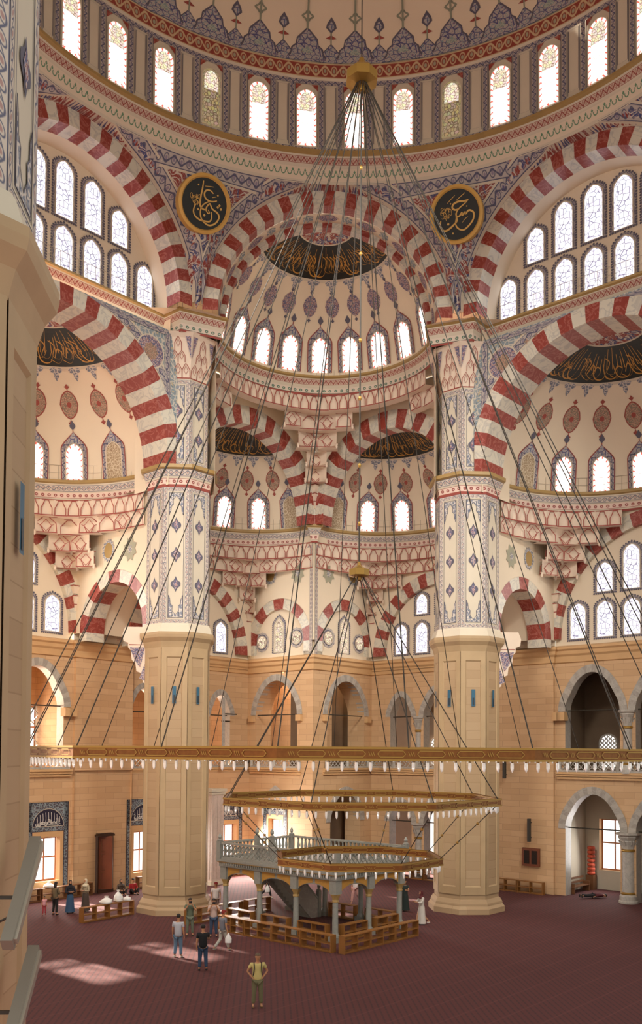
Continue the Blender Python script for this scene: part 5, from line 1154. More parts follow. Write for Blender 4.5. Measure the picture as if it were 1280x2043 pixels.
# ================================================================ tribune
DA, DB = np.array([-s2, s2, 0]), np.array([s2, s2, 0]); F0 = np.array([.07, 10.4, 0])
TP = lambda a, b, z=0: F0+DA*a+DB*b+UZ*z
TMARB = M_marble('tribune_marble', '#8f8e86', '#74756f', 1.5, .4)
def tribune():
    t = thing('raised_tribune', 'raised grey marble prayer tribune on slim columns with gilded arches and pierced parapet', 'platform', tuple(F0))
    A, B = 7.2, 4.76; na, nb = 3, 2; pts = [(A*i/na, 0) for i in range(na+1)]+[(0, B*j/nb) for j in range(1, nb+1)]+[(A*i/na, B) for i in range(1, na+1)]+[(A, B*j/nb) for j in range(1, nb)]
    ax = (DA, DB, UZ)
    for a, b in pts:
        mb = MB(); q = TP(a, b)
        mb.box(q+UZ*.12, (.46, .46, .24), 0, ax); mb.lathe(tuple(q), [(.2, .24), (.2, .3), (.15, .38), (.14, .44), (.125, 1.75), (.125, 1.8)], 12, 0); mb.lathe(tuple(q), [(.15, 1.78), (.16, 1.84), (.14, 1.88), (.17, 2.0), (.22, 2.08), (.24, 2.14)], 8, 1, rot=PI/8)
        mb.box(q+UZ*2.45, (.40, .40, .62), 0, ax); mb.build('column', [TMARB, GOLDTRIM], t)
    sides = [((0, 0), (A, 0), na), ((0, 0), (0, B), nb), ((A, 0), (A, B), nb), ((0, B), (A, B), na)]
    GP = M_plain('gilded_spandrel', '#b5843a', .5, var=.12, sc=7)
    for (a0, b0), (a1, b1), n in sides:
        for k in range(n):
            P0 = TP(a0+(a1-a0)*k/n, b0+(b1-b0)*k/n); P1 = TP(a0+(a1-a0)*(k+1)/n, b0+(b1-b0)*(k+1)/n); L = math.dist(P0, P1); e = (P1-P0)/L; nn = np.cross(e, UZ)
            mb = MB()
            for s_ in (-1, 1):
                S = lambda x, z, o=0: P0+e*x+UZ*z+nn*(s_*(.11+o))
                cv = [(L/2+(L/2-.2)*math.cos(PI*i/18), 2.08+.40*math.sin(PI*i/18)) for i in range(19)]; mb.strip([S(*q) for q in cv], [S(q[0], 2.76) for q in cv], 0)
                put(mb, [(.26, 2.72), (L/2-.08, 2.72), (L/2-.08, 2.53), (.8, 2.49), (.45, 2.36), (.26, 2.24)], S, 1, .012, (.6, 2.6)); put(mb, [(L-.26, 2.72), (L/2+.08, 2.72), (L/2+.08, 2.53), (L-.8, 2.49), (L-.45, 2.36), (L-.26, 2.24)], S, 1, .012, (L-.6, 2.6))
            c = cv; mb.strip([P0+e*x+UZ*z+nn*.11 for x, z in c], [P0+e*x+UZ*z-nn*.11 for x, z in c], 0)
            mb.build('arch_panel', [TMARB, GP], t)
    mb = MB(); c = TP(A/2, B/2); mb.box(c+UZ*2.86, (A+.5, B+.5, .2), 0, ax); mb.box(c+UZ*3.0, (A+.62, B+.62, .06), 1, ax); mb.box(c+UZ*3.08, (A+.7, B+.7, .12), 0, ax)
    for (a0, b0), (a1, b1), n in sides:
        P0, P1 = TP(a0, b0), TP(a1, b1); L = math.dist(P0, P1); e = (P1-P0)/L; out = (P0+P1)/2-TP(A/2, B/2); out[2] = 0; out /= np.linalg.norm(out)
        for k in range(int(L/.13)): mb.box(P0+e*(.06+k*.13)+out*.28+UZ*2.9, (.06, .06, .12), 0, ax)
    mb.build('deck', [TMARB, GOLDTRIM], t, smooth=False)
    for si, ((a0, b0), (a1, b1), n) in enumerate(sides):
        P0, P1 = TP(a0, b0), TP(a1, b1); L = math.dist(P0, P1); e = (P1-P0)/L; out = (P0+P1)/2-TP(A/2, B/2); out[2] = 0; out /= np.linalg.norm(out)
        q0 = P0+out*.22; mb = MB()
        mb.bar(q0+UZ*3.92, q0+e*L+UZ*3.92, .2, .09); mb.bar(q0+UZ*3.2, q0+e*L+UZ*3.2, .18, .12)
        if si in (0, 1):
            g = .14; nx = int(L/g)
            for i in range(nx):
                for j in range(4):
                    x = g*(i+.5); z = 3.28+g*(j+.5)
                    if (i+j) % 2: mb.bar(q0+e*(x-g/2)+UZ*(z-g/2), q0+e*(x+g/2)+UZ*(z+g/2), .04, .035)
                    else: mb.bar(q0+e*(x+g/2)+UZ*(z-g/2), q0+e*(x-g/2)+UZ*(z+g/2), .04, .035)
        else:
            for i in range(int(L/.26)): mb.lathe(tuple(q0+e*(.15+.26*i)+UZ*3.26), [(.05, 0), (.05, .06), (.09, .2), (.05, .4), (.04, .5), (.07, .58), (.07, .62)], 8)
        mb.build('parapet', [TMARB], t)
    for a, b in ((0, 0), (A, 0), (0, B), (A, B)):
        q = TP(a+(.22 if a else -.22), b+(.22 if b else -.22)); mb = MB(); mb.box(q+UZ*3.58, (.24, .24, .86), 0, ax); mb.lathe(tuple(q), [(.13, 4.0), (.15, 4.06), (.06, 4.12), (.10, 4.2), (.07, 4.3), (.02, 4.38)], 8); mb.build('corner_post', [TMARB], t)
    # stair up through the deck
    mb = MB(); a0, n = 5.3, 14; bt, bf = .9, 3.9
    for k in range(n):
        z = 3.1*(k+1)/n; b = bf+(bt-bf)*k/n; mb.box(TP(a0, b-.1, z-.11), (.9, .24, .22), 0, ax)
    mb.build('stair_flight', [TMARB], t, smooth=False)
    for s_ in (-1, 1):
        mb = MB(); a = a0+s_*.52
        L = [TP(a, bf+.25, 0), TP(a, bf-.25, 0), TP(a, bt, 2.55), TP(a, bt, 3.95), TP(a, bf+.25, .95)]; d = DA*.09
        for q in (-1, 1): mb.face([p_+d*q*.5 for p_ in L], 0)
        mb.strip([p_-d*.5 for p_ in L], [p_+d*.5 for p_ in L], 0, True); mb.bar(TP(a, bf+.25, .95), TP(a, bt, 3.95), .14, .08, 1); mb.build('stair_side', [GREYM2, TMARB], t, smooth=False)
        for b, z0, z1 in ((bf+.35, 0, 1.35), (bt-.1, 3.1, 4.3)):
            mb = MB(); mb.box(TP(a, b, (z0+z1)/2), (.2, .2, z1-z0), 0, ax); mb.lathe(tuple(TP(a, b, z1)), [(.1, 0), (.12, .05), (.05, .1), (.1, .2), (.08, .3), (.02, .4)], 8); mb.build('newel_post', [TMARB], t)
tribune()
# ================================================================ low wooden shoe shelves
WSH = M_plain('honey_wood', '#8f5e2a', .5, var=.12); WSH2 = M_plain('dark_brown_wood', '#6e4526', .55, var=.12)
SHN = [None]
def shelf(pos, direction, L, label, group, mat=None, h=.74, d=.34, mid=1, n=2):
    """open shelf unit; direction: unit vector of its length"""
    e = np.array([direction[0], direction[1], 0.]); e /= np.linalg.norm(e); q = np.cross(e, UZ); c = np.array([pos[0], pos[1], 0.]); mat = mat or WSH
    t = thing('shoe_shelf', label, 'shelf', (c[0], c[1], 0), group); ax = (e, q, UZ)
    for k in range(n+1):
        mb = MB(); mb.box(c+e*(L-.04)*(k/n-.5)+UZ*h/2, (.04 if 0 < k < n else .05, d, h), 0, ax); mb.build('side_panel', [mat], t, smooth=False)
    for z in [.06, h-.02]+[h*(j+1)/(mid+1) for j in range(mid)]:
        mb = MB(); mb.box(c+UZ*z, (L-.05, d-.01, .035), 0, ax); mb.build('shelf_board', [mat], t, smooth=False)
    mb = MB(); mb.box(c+q*(d/2-.01)*0+UZ*.03, (L-.06, d-.04, .05), 0, ax); mb.build('kick_board', [mat], t, smooth=False)
    return t
ordn = ('first', 'second', 'third', 'fourth', 'fifth')
for k in range(4): shelf(TP(-.45+1.78*k, -1.65), DA, 1.74, 'shoe shelf in the outer row left of the tribune, %s from its front corner' % ordn[k], 'outer shoe shelves round the tribune')
for k in range(3): shelf(TP(-1.75, -.75+1.78*k), DB, 1.74, 'shoe shelf in the outer row right of the tribune, %s from its front corner' % ordn[k], 'outer shoe shelves round the tribune')
for k in range(3): shelf(TP(1.25+2.4*k, -.05), DA, 1.7, 'shoe shelf between the columns, left side of the tribune, %s from the front' % ordn[k], 'shoe shelves between the tribune columns')
for k in range(2): shelf(TP(-.05, 1.2+2.38*k), DB, 1.7, 'shoe shelf between the columns, right side of the tribune, %s from the front' % ordn[k], 'shoe shelves between the tribune columns')
for k in range(2): shelf(TP(1.2+2.4*k, 4.8), DA, 1.7, 'darker shoe shelf behind the tribune, %s from its right back corner' % ordn[k], 'shelves behind the tribune')
for k in range(3): shelf(TP(8.0, -1.0+2*k), DB, 1.7, 'honey wood shoe shelf beyond the left end of the tribune, %s from the left' % ordn[k], 'shelves behind the tribune')
dv = np.array([.66, .75, 0]); 
SH0 = np.array([-9.95, 17.75, 0])
for k in range(2): shelf(SH0-dv*(2.42-1.62*k), dv, 1.6, 'honey wood shoe shelf left of the left great pier, %s one' % ('outer', 'pier side')[k], 'shelves by the left great pier')
for k in range(3): shelf(pL(3.5+1.7*k, 26.45, 0), NR, 1.62, 'brown shelf against the left wall under the tall window, %s from the left' % ordn[k], 'shelves along the left wall', WSH2)
shelf(pL(11.9, 26.4, 0), NR, 1.8, 'brown shelf below the tall window beside the left great pier', 'shelves along the left wall', WSH2)
for k in range(2): shelf(pL(17.3+1.95*k, 26.4, 0), NR, 1.85, 'brown shelf under the tall window of the left corner recess, %s one' % ('left', 'right')[k], 'shelves in the left corner recess', WSH2)
for k in range(2): shelf(pR(9.7-1.75*k, 26.3, 0), NL, 1.7, 'honey wood shelf along the right stone wall, %s one' % ('pier side', 'column side')[k], 'shelves along the right wall')
for k in range(4): shelf(pR(18.9-1.95*k, 26.6, 0), NL, 1.85, 'wooden shelf in front of the right corner arcade, %s from the corner' % ordn[k], 'shelves in the right corner recess', None, .9)
for k in range(3): shelf(pR(20.6, 22.3+1.8*k, 0), NR, 1.75, 'wooden shelf along the right face of the corner block, %s from its edge' % ordn[k], 'shelves in the right corner recess', None, .9)
# ================================================================ plastic bags, bench, small fittings
BAG = M_plain('white_plastic', '#e6e4e0', .4, var=.05)
def bag(pos, w, h, label, seed, group='white plastic bags', mat=None):
    rn = random.Random(seed); mb = MB(); n = 14
    pr = [(.30, 0), (.5, .08), (.52, .3), (.42, .55), (.2, .75), (.08, .85), (.18, 1.0), (.04, 1.02)]; ph = [rn.uniform(0, 6) for _ in pr]
    V = [[(pos[0]+w*r*(1+.18*math.sin(3*2*PI*k/n+p_))*math.cos(2*PI*k/n), pos[1]+w*.7*r*(1+.15*math.cos(4*2*PI*k/n+p_))*math.sin(2*PI*k/n), pos[2]+h*z) for k in range(n)] for (r, z), p_ in zip(pr, ph)]
    for a, b in zip(V, V[1:]): mb.strip(a, b, 0, True)
    mb.fan(V[0]); mb.fan(V[-1]); return tag(mb.build('plastic_bag', [mat or BAG], smooth=True, angle=1.2), label, 'bag', group)
b0 = SH0-dv*2.42+UZ*.745; bag(b0+dv*.75, .62, .38, 'crumpled white plastic bag on the shelf by the left great pier, the flatter one', 1); bag(b0+dv*1.5, .45, .6, 'tall pointed white plastic bag on the shelf by the left great pier', 2)
bag(b0+dv*2.1, .42, .25, 'small white plastic bag at the pier end of the shelf', 5)
bag(pL(4.9, 26.45, .745), .55, .3, 'small white bag on the brown shelf under the left window', 3)
for k, x in enumerate((17.2, 18.6)): bag(pL(x, 26.4, .745), .5, .3, 'pale bag on the brown shelf in the left corner recess, %s one' % ('left', 'right')[k], 6+k)
def cupboard():
    t = thing('tall_wooden_door', 'tall narrow dark brown wooden door with a dark frame in the left ashlar wall', 'door', tuple(pL(8.8, 26.7, 0)))
    mb = MB(); S = plane_S(pL, 26.7)
    for x in (8.27, 9.32): mb.bar(S(x, 0), S(x, 3.4), .14, .3)
    mb.bar(S(8.2, 3.42), S(9.4, 3.42), .36, .12); mb.bar(S(8.27, 3.5), S(9.33, 3.5), .3, .08); mb.bar(S(8.25, .1), S(9.35, .1), .34, .2); mb.build('door_frame', [M_plain('dark_walnut', '#3d2618', .5)], t, smooth=False)
    mb = MB(); mb.bar(S(8.8, .2), S(8.8, 3.36), .92, .12)
    mb.build('door_leaf', [M_plain('red_brown_wood', '#7a3b1c', .45, var=.15)], t, smooth=False)
    mb = MB()
    for z0, z1 in ((.35, 1.2), (1.35, 2.3), (2.45, 3.2)): ribbon(mb, [(8.5, z0), (8.5, z1), (9.1, z1), (9.1, z0)], .05, lambda x, y, o=0: S(x, y, .08+o), 0, .0, True)
    mb.build('door_moulding', [WSH2], t)
cupboard()
def marble_pier():
    t = thing('marble_clad_pillar', 'white pink marble clad square pillar behind the left great pier', 'pillar', (-6.45, 28.5, 0)); ax = (NL, NR, UZ); c = np.array([-6.45, 28.5, 0])
    mb = MB(); mb.box(c+UZ*3.0, (1.0, 1.0, 6.0), 0, ax)
    for s_ in (-1, 0, 1):
        for q in (NL, NR): mb.box(c-q*.5+(NR if q is NL else NL)*.3*s_+UZ*3.0, (.08 if q is NL else .1, .08 if q is NR else .1, 5.2), 0, ax)
    mb.build('shaft', [M_marble('pale_pink_marble', '#dcc8ba', '#b59f94', 1.5, .4)], t, smooth=False)
    mb = MB(); mb.box(c+UZ*6.0, (1.3, 1.3, .18), 0, ax); mb.box(c+UZ*5.8, (1.16, 1.16, .16), 0, ax); mb.build('capital', [PLASTERW], t, smooth=False)
    mb = MB(); mb.box(c+UZ*.12, (1.16, 1.16, .24), 0, ax); mb.build('base', [PLASTERW], t, smooth=False)
marble_pier()
def notice():
    S = plane_S(pR, 26.75); t = thing('wall_cabinet', 'small red brown framed cabinet with two glazed doors on the right stone wall', 'cabinet', tuple(S(8.15, 1.95)))
    mb = MB(); mb.box(S(8.15, 2.15, .05), (1.15, .16, 1.1), 0, (NL, NR, UZ)); mb.build('case', [M_plain('cabinet_red_wood', '#7a4026', .5)], t, smooth=False)
    for s_ in (-1, 1): mb = MB(); mb.box(S(8.15+s_*.26, 2.15, .14), (.36, .03, .8), 0, (NL, NR, UZ)); mb.build('door', [M_plain('dark_glass', '#2e2622', .2)], t, smooth=False)
notice()
for x, z0, z1, lab in ((8.15, 3.1, 4.5, 'slim dark wall speaker on the right stone wall above the framed cabinet'), (9.85, 6.9, 8.6, 'slim dark wall speaker high on the right stone wall beside the great pier')):
    S = plane_S(pR, 26.75); t = thing('wall_speaker', lab, 'speaker', tuple(S(x, z0, .2)), 'slim wall speakers'); mb = MB(); mb.box(S(x, (z0+z1)/2, .3), (.16, .2, z1-z0), 0, (NL, NR, UZ)); mb.build('housing', [M_plain('speaker_grey', '#3b3833', .6)], t, smooth=False)
    for z in (z0+.25, z1-.25): mb = MB(); mb.bar(S(x, z, .0), S(x, z, .28), .05, .05); mb.build('bracket', [CABLE], t, smooth=False)
t = thing('gallery_mast', 'tall dark grey steel mast with a cross arm standing in the left recess gallery', 'mast', tuple(pL(17.9, 26.3, 7.4))); mb = MB(); mb.bar(pL(17.9, 26.3, 7.45), pL(17.9, 26.3, 12.1), .2, .25); mb.build('post', [GREYM2], t, smooth=False); mb = MB(); mb.bar(pL(17.8, 26.3, 11.0), pL(19.1, 26.3, 11.0), .08, .08); mb.bar(pL(17.8, 26.3, 10.5), pL(18.4, 26.3, 10.5), .2, .1); mb.build('cross_arm', [CABLE], t, smooth=False)
def flood(a, b, label, br):
    a = np.array(a); b = np.array(b); t = thing('floodlight', label, 'floodlight', tuple((a+b)/2), 'floodlights on the near pier'); d = (b-a)/np.linalg.norm(b-a)
    mb = MB(); mb.bar(a, b, .13, .16); mb.build('housing', [M_plain('lamp_housing', '#8f887c', .4, .3)], t, smooth=False)
    nrm = np.array([1., 0, 0]); mb = MB(); mb.bar(a+nrm*.08+d*.05, b+nrm*.08-d*.05, .04, .09); mb.build('reflector', [M_plain('lamp_reflector', '#b9b2a4', .25, .5)], t, smooth=False)
    mb = MB(); m = np.array(br); mb.bar(m, m+np.array([-.24, .0, 0]), .04, .04); mb.bar(m+np.array([-.25, 0, -.12]), m+np.array([-.25, 0, .12]), .08, .04); mb.tube(smooth_path([tuple(m+np.array([.05, 0, 0])), tuple(m+np.array([0, -.02, -.18])), tuple(m+np.array([-.22, 0, -.3]))]), .015, 5); mb.build('bracket', [CABLE], t, smooth=False)
def at(x, y, d): return np.array([-3.09, -30.635, 8.49])+d*(np.array([.06, .998, 0])+(x-640)/1828*np.array([.998, -.06, 0])-(y-1500)/1828*UZ)
flood((-5.88, -19.2, 7.38), (-5.88, -20.4, 6.36), 'long grey floodlight tilted on a bracket on the near pier, the upper one', (-5.95, -19.9, 6.8))
flood((-5.88, -19.2, 6.06), (-5.88, -20.45, 5.12), 'long grey floodlight tilted on a bracket on the near pier, the lower one', (-5.95, -19.9, 5.5))
def alcove():
    t = thing('bench', 'low dark wooden bench with slatted back in the lit right alcove', 'bench', tuple(pR(7.1, 28.6, 0)))
    ax = (NR, NL, UZ)
    for z in (.35, .6, .85): mb = MB(); mb.box(pR(6.35, 28.9, z), (2.2, .06, .12), 0, ax); mb.build('back_slat', [WSH2], t, smooth=False)
    mb = MB(); mb.box(pR(6.1, 28.9, .4), (2.2, .45, .05), 0, ax); mb.build('seat', [WSH2], t, smooth=False)
    for s_ in (-1, 1): mb = MB(); mb.box(pR(6.1, 28.9+s_*1.0, .3), (.06, .45, .6), 0, ax); mb.build('leg', [WSH2], t, smooth=False)
    t = thing('folded_textile_stack', 'orange red folded textiles stacked tall in the right alcove beside the bench', 'textiles', tuple(pR(7.0, 30.5, 0)))
    for k in range(7): mb = MB(); mb.lathe(tuple(pR(6.05, 30.5, .9+k*.26)), [(.05, 0), (.22, .03), (.26, .12), (.22, .22), (.05, .25)], 10); mb.build('fold', [M_plain('orange_cloth_%d' % k, '#b5472a', .8, var=.1)], t)
    mb = MB(); mb.box(pR(6.05, 30.5, .45), (.5, .5, .9), 0, ax); mb.build('stand', [WSH2], t, smooth=False)
alcove()
t = thing('wooden_frame_stand', 'small dark wooden frame table against the lit wall behind the tribune', 'table', tuple(pL(20.2, 23.4, 0)))
for dx in (-.45, .45): mb = MB(); mb.bar(pL(20.3, 23.2+dx, 0), pL(20.3, 23.2+dx, 1.3), .06, .06); mb.build('leg', [WSH2], t, smooth=False)
mb = MB(); mb.bar(pL(20.3, 22.7, 1.32), pL(20.3, 23.7, 1.32), .35, .06); mb.build('top', [WSH2], t, smooth=False)
# ================================================================ people
SKIN = M_plain('skin', '#b5825f', .55, var=.04, sc=6); HAIRD = M_plain('dark_hair', '#1d1612', .6, var=.1, sc=9)
def skin_mesh(name, V, Eg, R, mat, parent, sub=1):
    me = bpy.data.meshes.new(name); me.from_pydata([tuple(map(float, v)) for v in V], Eg, []); o = bpy.data.objects.new(name, me); COL.objects.link(o)
    o.modifiers.new('skin', 'SKIN').use_smooth_shade = True; s_ = o.modifiers.new('sub', 'SUBSURF'); s_.levels = sub; s_.render_levels = sub
    for i, r in enumerate(R): 
        d = me.skin_vertices[0].data[i]; d.radius = r if hasattr(r, '__len__') else (r, r); d.use_root = (i == 0)
    dg = bpy.context.evaluated_depsgraph_get(); dg.update(); m2 = bpy.data.meshes.new_from_object(o.evaluated_get(dg)); o.modifiers.clear(); o.data = m2; bpy.data.meshes.remove(me)
    m2.materials.clear(); m2.materials.append(mat); m2.polygons.foreach_set('use_smooth', [True]*len(m2.polygons)); o.parent = parent; return o
def cloth(name, col): return M_plain(name, col, .85, var=.08, sc=4)
def person(label, pos, face, H=1.72, shirt='#8a8a8a', trousers='#35506e', shoes='#2a2420', pose='stand', hair='short', skirt=None, sleeves='short', scarf=None, arms='down', extra=None, group=None, headcol=None, female=False):
    """pose in local space: x right, y forward, z up; face = world heading vector of the front"""
    t = thing('person', label, 'person', (pos[0], pos[1], 0)); t.rotation_euler.z = math.atan2(-face[0], face[1]); k = H/1.72
    # joints
    if pose == 'walk': hipz = .93; kn = {1: (.10, .16, .50), -1: (-.10, -.04, .50)}; an = {1: (.10, .26, .09), -1: (-.10, -.40, .16)}
    elif pose == 'sit': hipz = .12; kn = {1: (.28, .28, .34), -1: (-.28, .28, .34)}; an = {1: (.10, .42, .08), -1: (-.08, .46, .08)}
    else: hipz = .93; kn = {1: (.11, .02, .50), -1: (-.11, .01, .50)}; an = {1: (.13, -.02, .09), -1: (-.13, -.03, .09)}
    sz = hipz+.47; sh = .17 if female else .19; up = .03 if pose == 'sit' else 0
    hip = {1: (.09, 0, hipz-.04), -1: (-.09, 0, hipz-.04)}
    chest = (0, .0+up, hipz+.32); neck = (0, .01+up, sz+.06); head = (0, .03+up, sz+.19)
    sho = {s: (s*sh, up, sz) for s in (1, -1)}
    def arm(s, kind):
        if kind == 'camera': return (s*.27, .18, sz-.22), (s*.07, .27, sz+.12)
        if kind == 'folded': return (s*.26, .06, sz-.28), (-s*.05, .24, sz-.24)
        if kind == 'hip': return (s*.33, -.06, sz-.24), (s*.17, .06, sz-.42)
        if kind == 'bag': return (s*.25, -.02, sz-.29), (s*.27, .05, sz-.56)
        if kind == 'forward': return (s*.24, .14, sz-.24), (s*.15, .38, sz-.18)
        if kind == 'lap': return (s*.26, .08, sz-.26), (s*.12, .30, sz-.28)
        return (s*.23, -.02, sz-.30), (s*.24, .05, sz-.57)
    if isinstance(arms, str): arms = (arms, arms)
    el, ha = {}, {}
    for s, kd in ((1, arms[0]), (-1, arms[1])): el[s], ha[s] = arm(s, kd)
    V = [(0, 0, hipz), (0, 0, hipz+.16), chest, (0, up, sz-.02), neck, head]; E_ = [(0, 1), (1, 2), (2, 3), (3, 4), (4, 5)]; R = [(.125, .085), (.105, .08), (.13, .09), (.11, .075), (.05, .05), (.062, .07)]
    V.append((0, .035+up, sz+.27)); E_.append((5, 6)); R.append((.072, .085))
    def lerp(a, b, f): return tuple(a[i]+(b[i]-a[i])*f for i in range(3))
    for s in (1, -1):
        b = len(V); V += [sho[s], lerp(sho[s], el[s], .5), el[s], lerp(el[s], ha[s], .5), lerp(el[s], ha[s], .92)]; E_ += [(3, b), (b, b+1), (b+1, b+2), (b+2, b+3), (b+3, b+4)]; R += [(.055, .055), (.046, .046), (.038, .038), (.034, .034), (.024, .026)]
        d = Vector(ha[s])-Vector(el[s]); d.normalize(); sd_ = Vector((0, 1, 0)) if abs(d.y) < .8 else Vector((0, 0, 1)); sd_ = (sd_-d*sd_.dot(d)).normalized(); up_ = d.cross(sd_)
        w = Vector(V[-1]); palm = w+d*.055; V.append(tuple(palm)); E_.append((b+4, len(V)-1)); R.append((.034, .018)); pi = len(V)-1
        for f, (off, ln) in enumerate(((-.027, .060), (-.009, .072), (.009, .068), (.027, .052))):
            r0 = palm+d*.03+sd_*off; m_ = r0+d*ln*.5+up_*(-.008*s); e_ = r0+d*ln*.85+up_*(-.024*s); q = len(V); V += [tuple(r0), tuple(m_), tuple(e_)]; E_ += [(pi, q), (q, q+1), (q+1, q+2)]; R += [(.009, .009), (.0085, .0085), (.0075, .0075)]
        th = palm-d*.02-sd_*.032; q = len(V); V += [tuple(th), tuple(th+d*.035-sd_*.018), tuple(th+d*.06-sd_*.018)]; E_ += [(pi, q), (q, q+1), (q+1, q+2)]; R += [(.011, .011), (.010, .010), (.009, .009)]
        b = len(V); foot = (an[s][0]+s*.02, an[s][1]+.13, max(.03, an[s][2]-.06)); V += [hip[s], lerp(hip[s], kn[s], .5), kn[s], lerp(kn[s], an[s], .4), an[s], foot]; E_ += [(0, b), (b, b+1), (b+1, b+2), (b+2, b+3), (b+3, b+4), (b+4, b+5)]; R += [(.09, .09), (.08, .08), (.055, .058), (.055, .055), (.038, .04), (.04, .028)]
    V = [(x*k, y*k, z*k) for x, y, z in V]; R = [(a*k, b*k) for a, b in R]
    skin_mesh('body', V, E_, R, SKIN, t, 1)
    X = lambda p_: tuple(np.array(p_)*k)
    # face: nose, ears, eyes, mouth
    hc = np.array([0, .04+up, sz+.235])*k
    mb = MB(); mb.lathe(tuple(hc), [(.02*k, -.115*k), (.05*k, -.10*k), (.072*k, -.04*k), (.08*k, .02*k), (.074*k, .07*k), (.045*k, .11*k), (.01*k, .122*k)], 14)
    mb.tube([tuple(hc+np.array([0, .07, .02])*k), tuple(hc+np.array([0, .105, -.015])*k), tuple(hc+np.array([0, .08, -.03])*k)], [.008*k, .015*k, .012*k], 6)
    for s in (1, -1): mb.lathe(tuple(hc+np.array([s*.08, -.01, 0])*k), [(.004*k, -.03*k), (.014*k, -.01*k), (.016*k, .015*k), (.005*k, .03*k)], 6)
    mb.build('face', [SKIN], t, local=True)
    mb = MB()
    for s in (1, -1): mb.lathe(tuple(hc+np.array([s*.03, .074, .018])*k), [(.002*k, -.007*k), (.012*k, 0), (.002*k, .007*k)], 6)
    mb.box(tuple(hc+np.array([0, .078, -.052])*k), (.04*k, .012*k, .008*k)); mb.build('eyes_and_mouth', [M_plain('dark_features', '#3a221c', .5)], t, local=True)
    hm = HAIRD if not headcol else cloth('head_%s' % headcol[1:], headcol)
    mb = MB()
    if scarf:
        sm = cloth('scarf_%s' % scarf[1:], scarf)
        pr = [(.17, -.26), (.15, -.18), (.09, -.12), (.098, -.04), (.10, .03), (.09, .09), (.05, .135), (.01, .145)]
        mb.lathe(tuple(hc+np.array([0, -.03, 0])*k), [(r*k, z*k) for r, z in pr], 14); mb.build('headscarf', [sm], t, local=True)
    else:
        n = 14; L = [[(hc[0]+r*k*math.cos(a)*1.02, hc[1]-.012*k+r*k*math.sin(a)*1.1, hc[2]+(z-(-.06 if math.sin(a) < .2 else .0) * 0+(.05 if math.sin(a) > .3 else 0)*(1 if z < .04 else 0))*k) for a in [2*PI*i/n for i in range(n)]] for r, z in ((.078, -.02), (.088, .03), (.084, .08), (.055, .118), (.01, .132))]
        for a, b in zip(L, L[1:]): mb.strip(a, b, 0, True)
        if hair == 'long': mb.lathe(tuple(hc+np.array([0, -.05, -.12])*k), [(.05*k, -.14*k), (.08*k, -.05*k), (.085*k, .08*k), (.05*k, .16*k)], 12)
        if hair == 'cap': mb.lathe(tuple(hc+np.array([0, .0, .05])*k), [(.098*k, 0), (.10*k, .03*k), (.08*k, .08*k), (.02*k, .1*k)], 14); mb.box(tuple(hc+np.array([0, .13, .055])*k), (.12*k, .1*k, .012*k))
        mb.build('hair' if hair != 'cap' else 'cap', [hm], t, local=True)
    # clothes
    sc_ = cloth('top_%s' % shirt[1:], shirt); g = .018
    V = [(0, 0, hipz-.12), (0, 0, hipz+.12), chest, (0, up, sz-.01), (0, up+.0, sz+.025)]; R = [(.19, .15), (.155+g, .12+g), (.16+g, .115+g), (.125+g, .085+g), (.06, .06)]; E_ = [(0, 1), (1, 2), (2, 3), (3, 4)]
    for s in (1, -1):
        b = len(V); f = .62 if sleeves == 'short' else 1; V += [sho[s], lerp(sho[s], el[s], f)]; E_ += [(3, b), (b, b+1)]; R += [(.072, .072), (.062, .062)]
        if sleeves == 'long': V += [lerp(el[s], ha[s], .8)]; E_ += [(b+1, b+2)]; R += [(.045, .045)]
    skin_mesh('shirt', [X(v) for v in V], E_, [(a*k, b_*k) for a, b_ in R], sc_, t, 1)
    if skirt:
        n = 18; z1_ = hipz+.1; prs = [(.15, z1_), (.19, hipz-.08), (.21, .6), (.24, .3), (.27, .07)] if pose != 'sit' else [(.15, .3), (.3, .2), (.42, .05)]
        mb = MB(); L = [[(r*k*math.cos(a)*(1+.05*math.sin(6*a)*(1 if r > .2 else 0)), (r*k*.85*math.sin(a))*(1+.05*math.sin(5*a)), z*k) for a in [2*PI*i/n for i in range(n)]] for r, z in prs]
        for a, b in zip(L, L[1:]): mb.strip(a, b, 0, True)
        mb.fan(L[0]); mb.build('skirt', [cloth('skirt_%s' % skirt[1:], skirt)], t, local=True)
    elif trousers:
        V = [(0, 0, hipz+.02)]; R = [(.165, .12)]; E_ = []
        for s in (1, -1):
            b = len(V); V += [(hip[s][0], hip[s][1], hip[s][2]-.03), lerp(hip[s], kn[s], .5), kn[s], lerp(kn[s], an[s], .5), lerp(kn[s], an[s], .93)]; E_ += [(0, b), (b, b+1), (b+1, b+2), (b+2, b+3), (b+3, b+4)]; R += [(.105, .115), (.095, .10), (.075, .08), (.068, .072), (.062, .068)]
        skin_mesh('trousers', [X(v) for v in V], E_, [(a*k, b_*k) for a, b_ in R], cloth('trousers_%s' % trousers[1:], trousers), t, 1)
    if shoes:
        for s in (1, -1):
            a = np.array(an[s]); f = np.array((a[0]+s*.02, a[1]+.15, max(.035, a[2]-.05)))
            skin_mesh('shoe', [X(a-np.array([0, .05, .045])), X((a+f)/2-np.array([0, 0, .03])), X(f)], [(0, 1), (1, 2)], [(.045*k, .04*k), (.05*k, .038*k), (.045*k, .028*k)], cloth('shoe_%s' % shoes[1:], shoes), t, 1)
    if extra == 'camera': mb = MB(); mb.box(X((0, .30, sz+.20)), (.14*k, .07*k, .09*k)); mb.lathe(X((0, .36, sz+.2)), [(.03, -.03), (.035, 0), (.03, .03)], 8); o = mb.build('camera_held', [M_plain('camera_black', '#17171a', .4)], t, local=True)
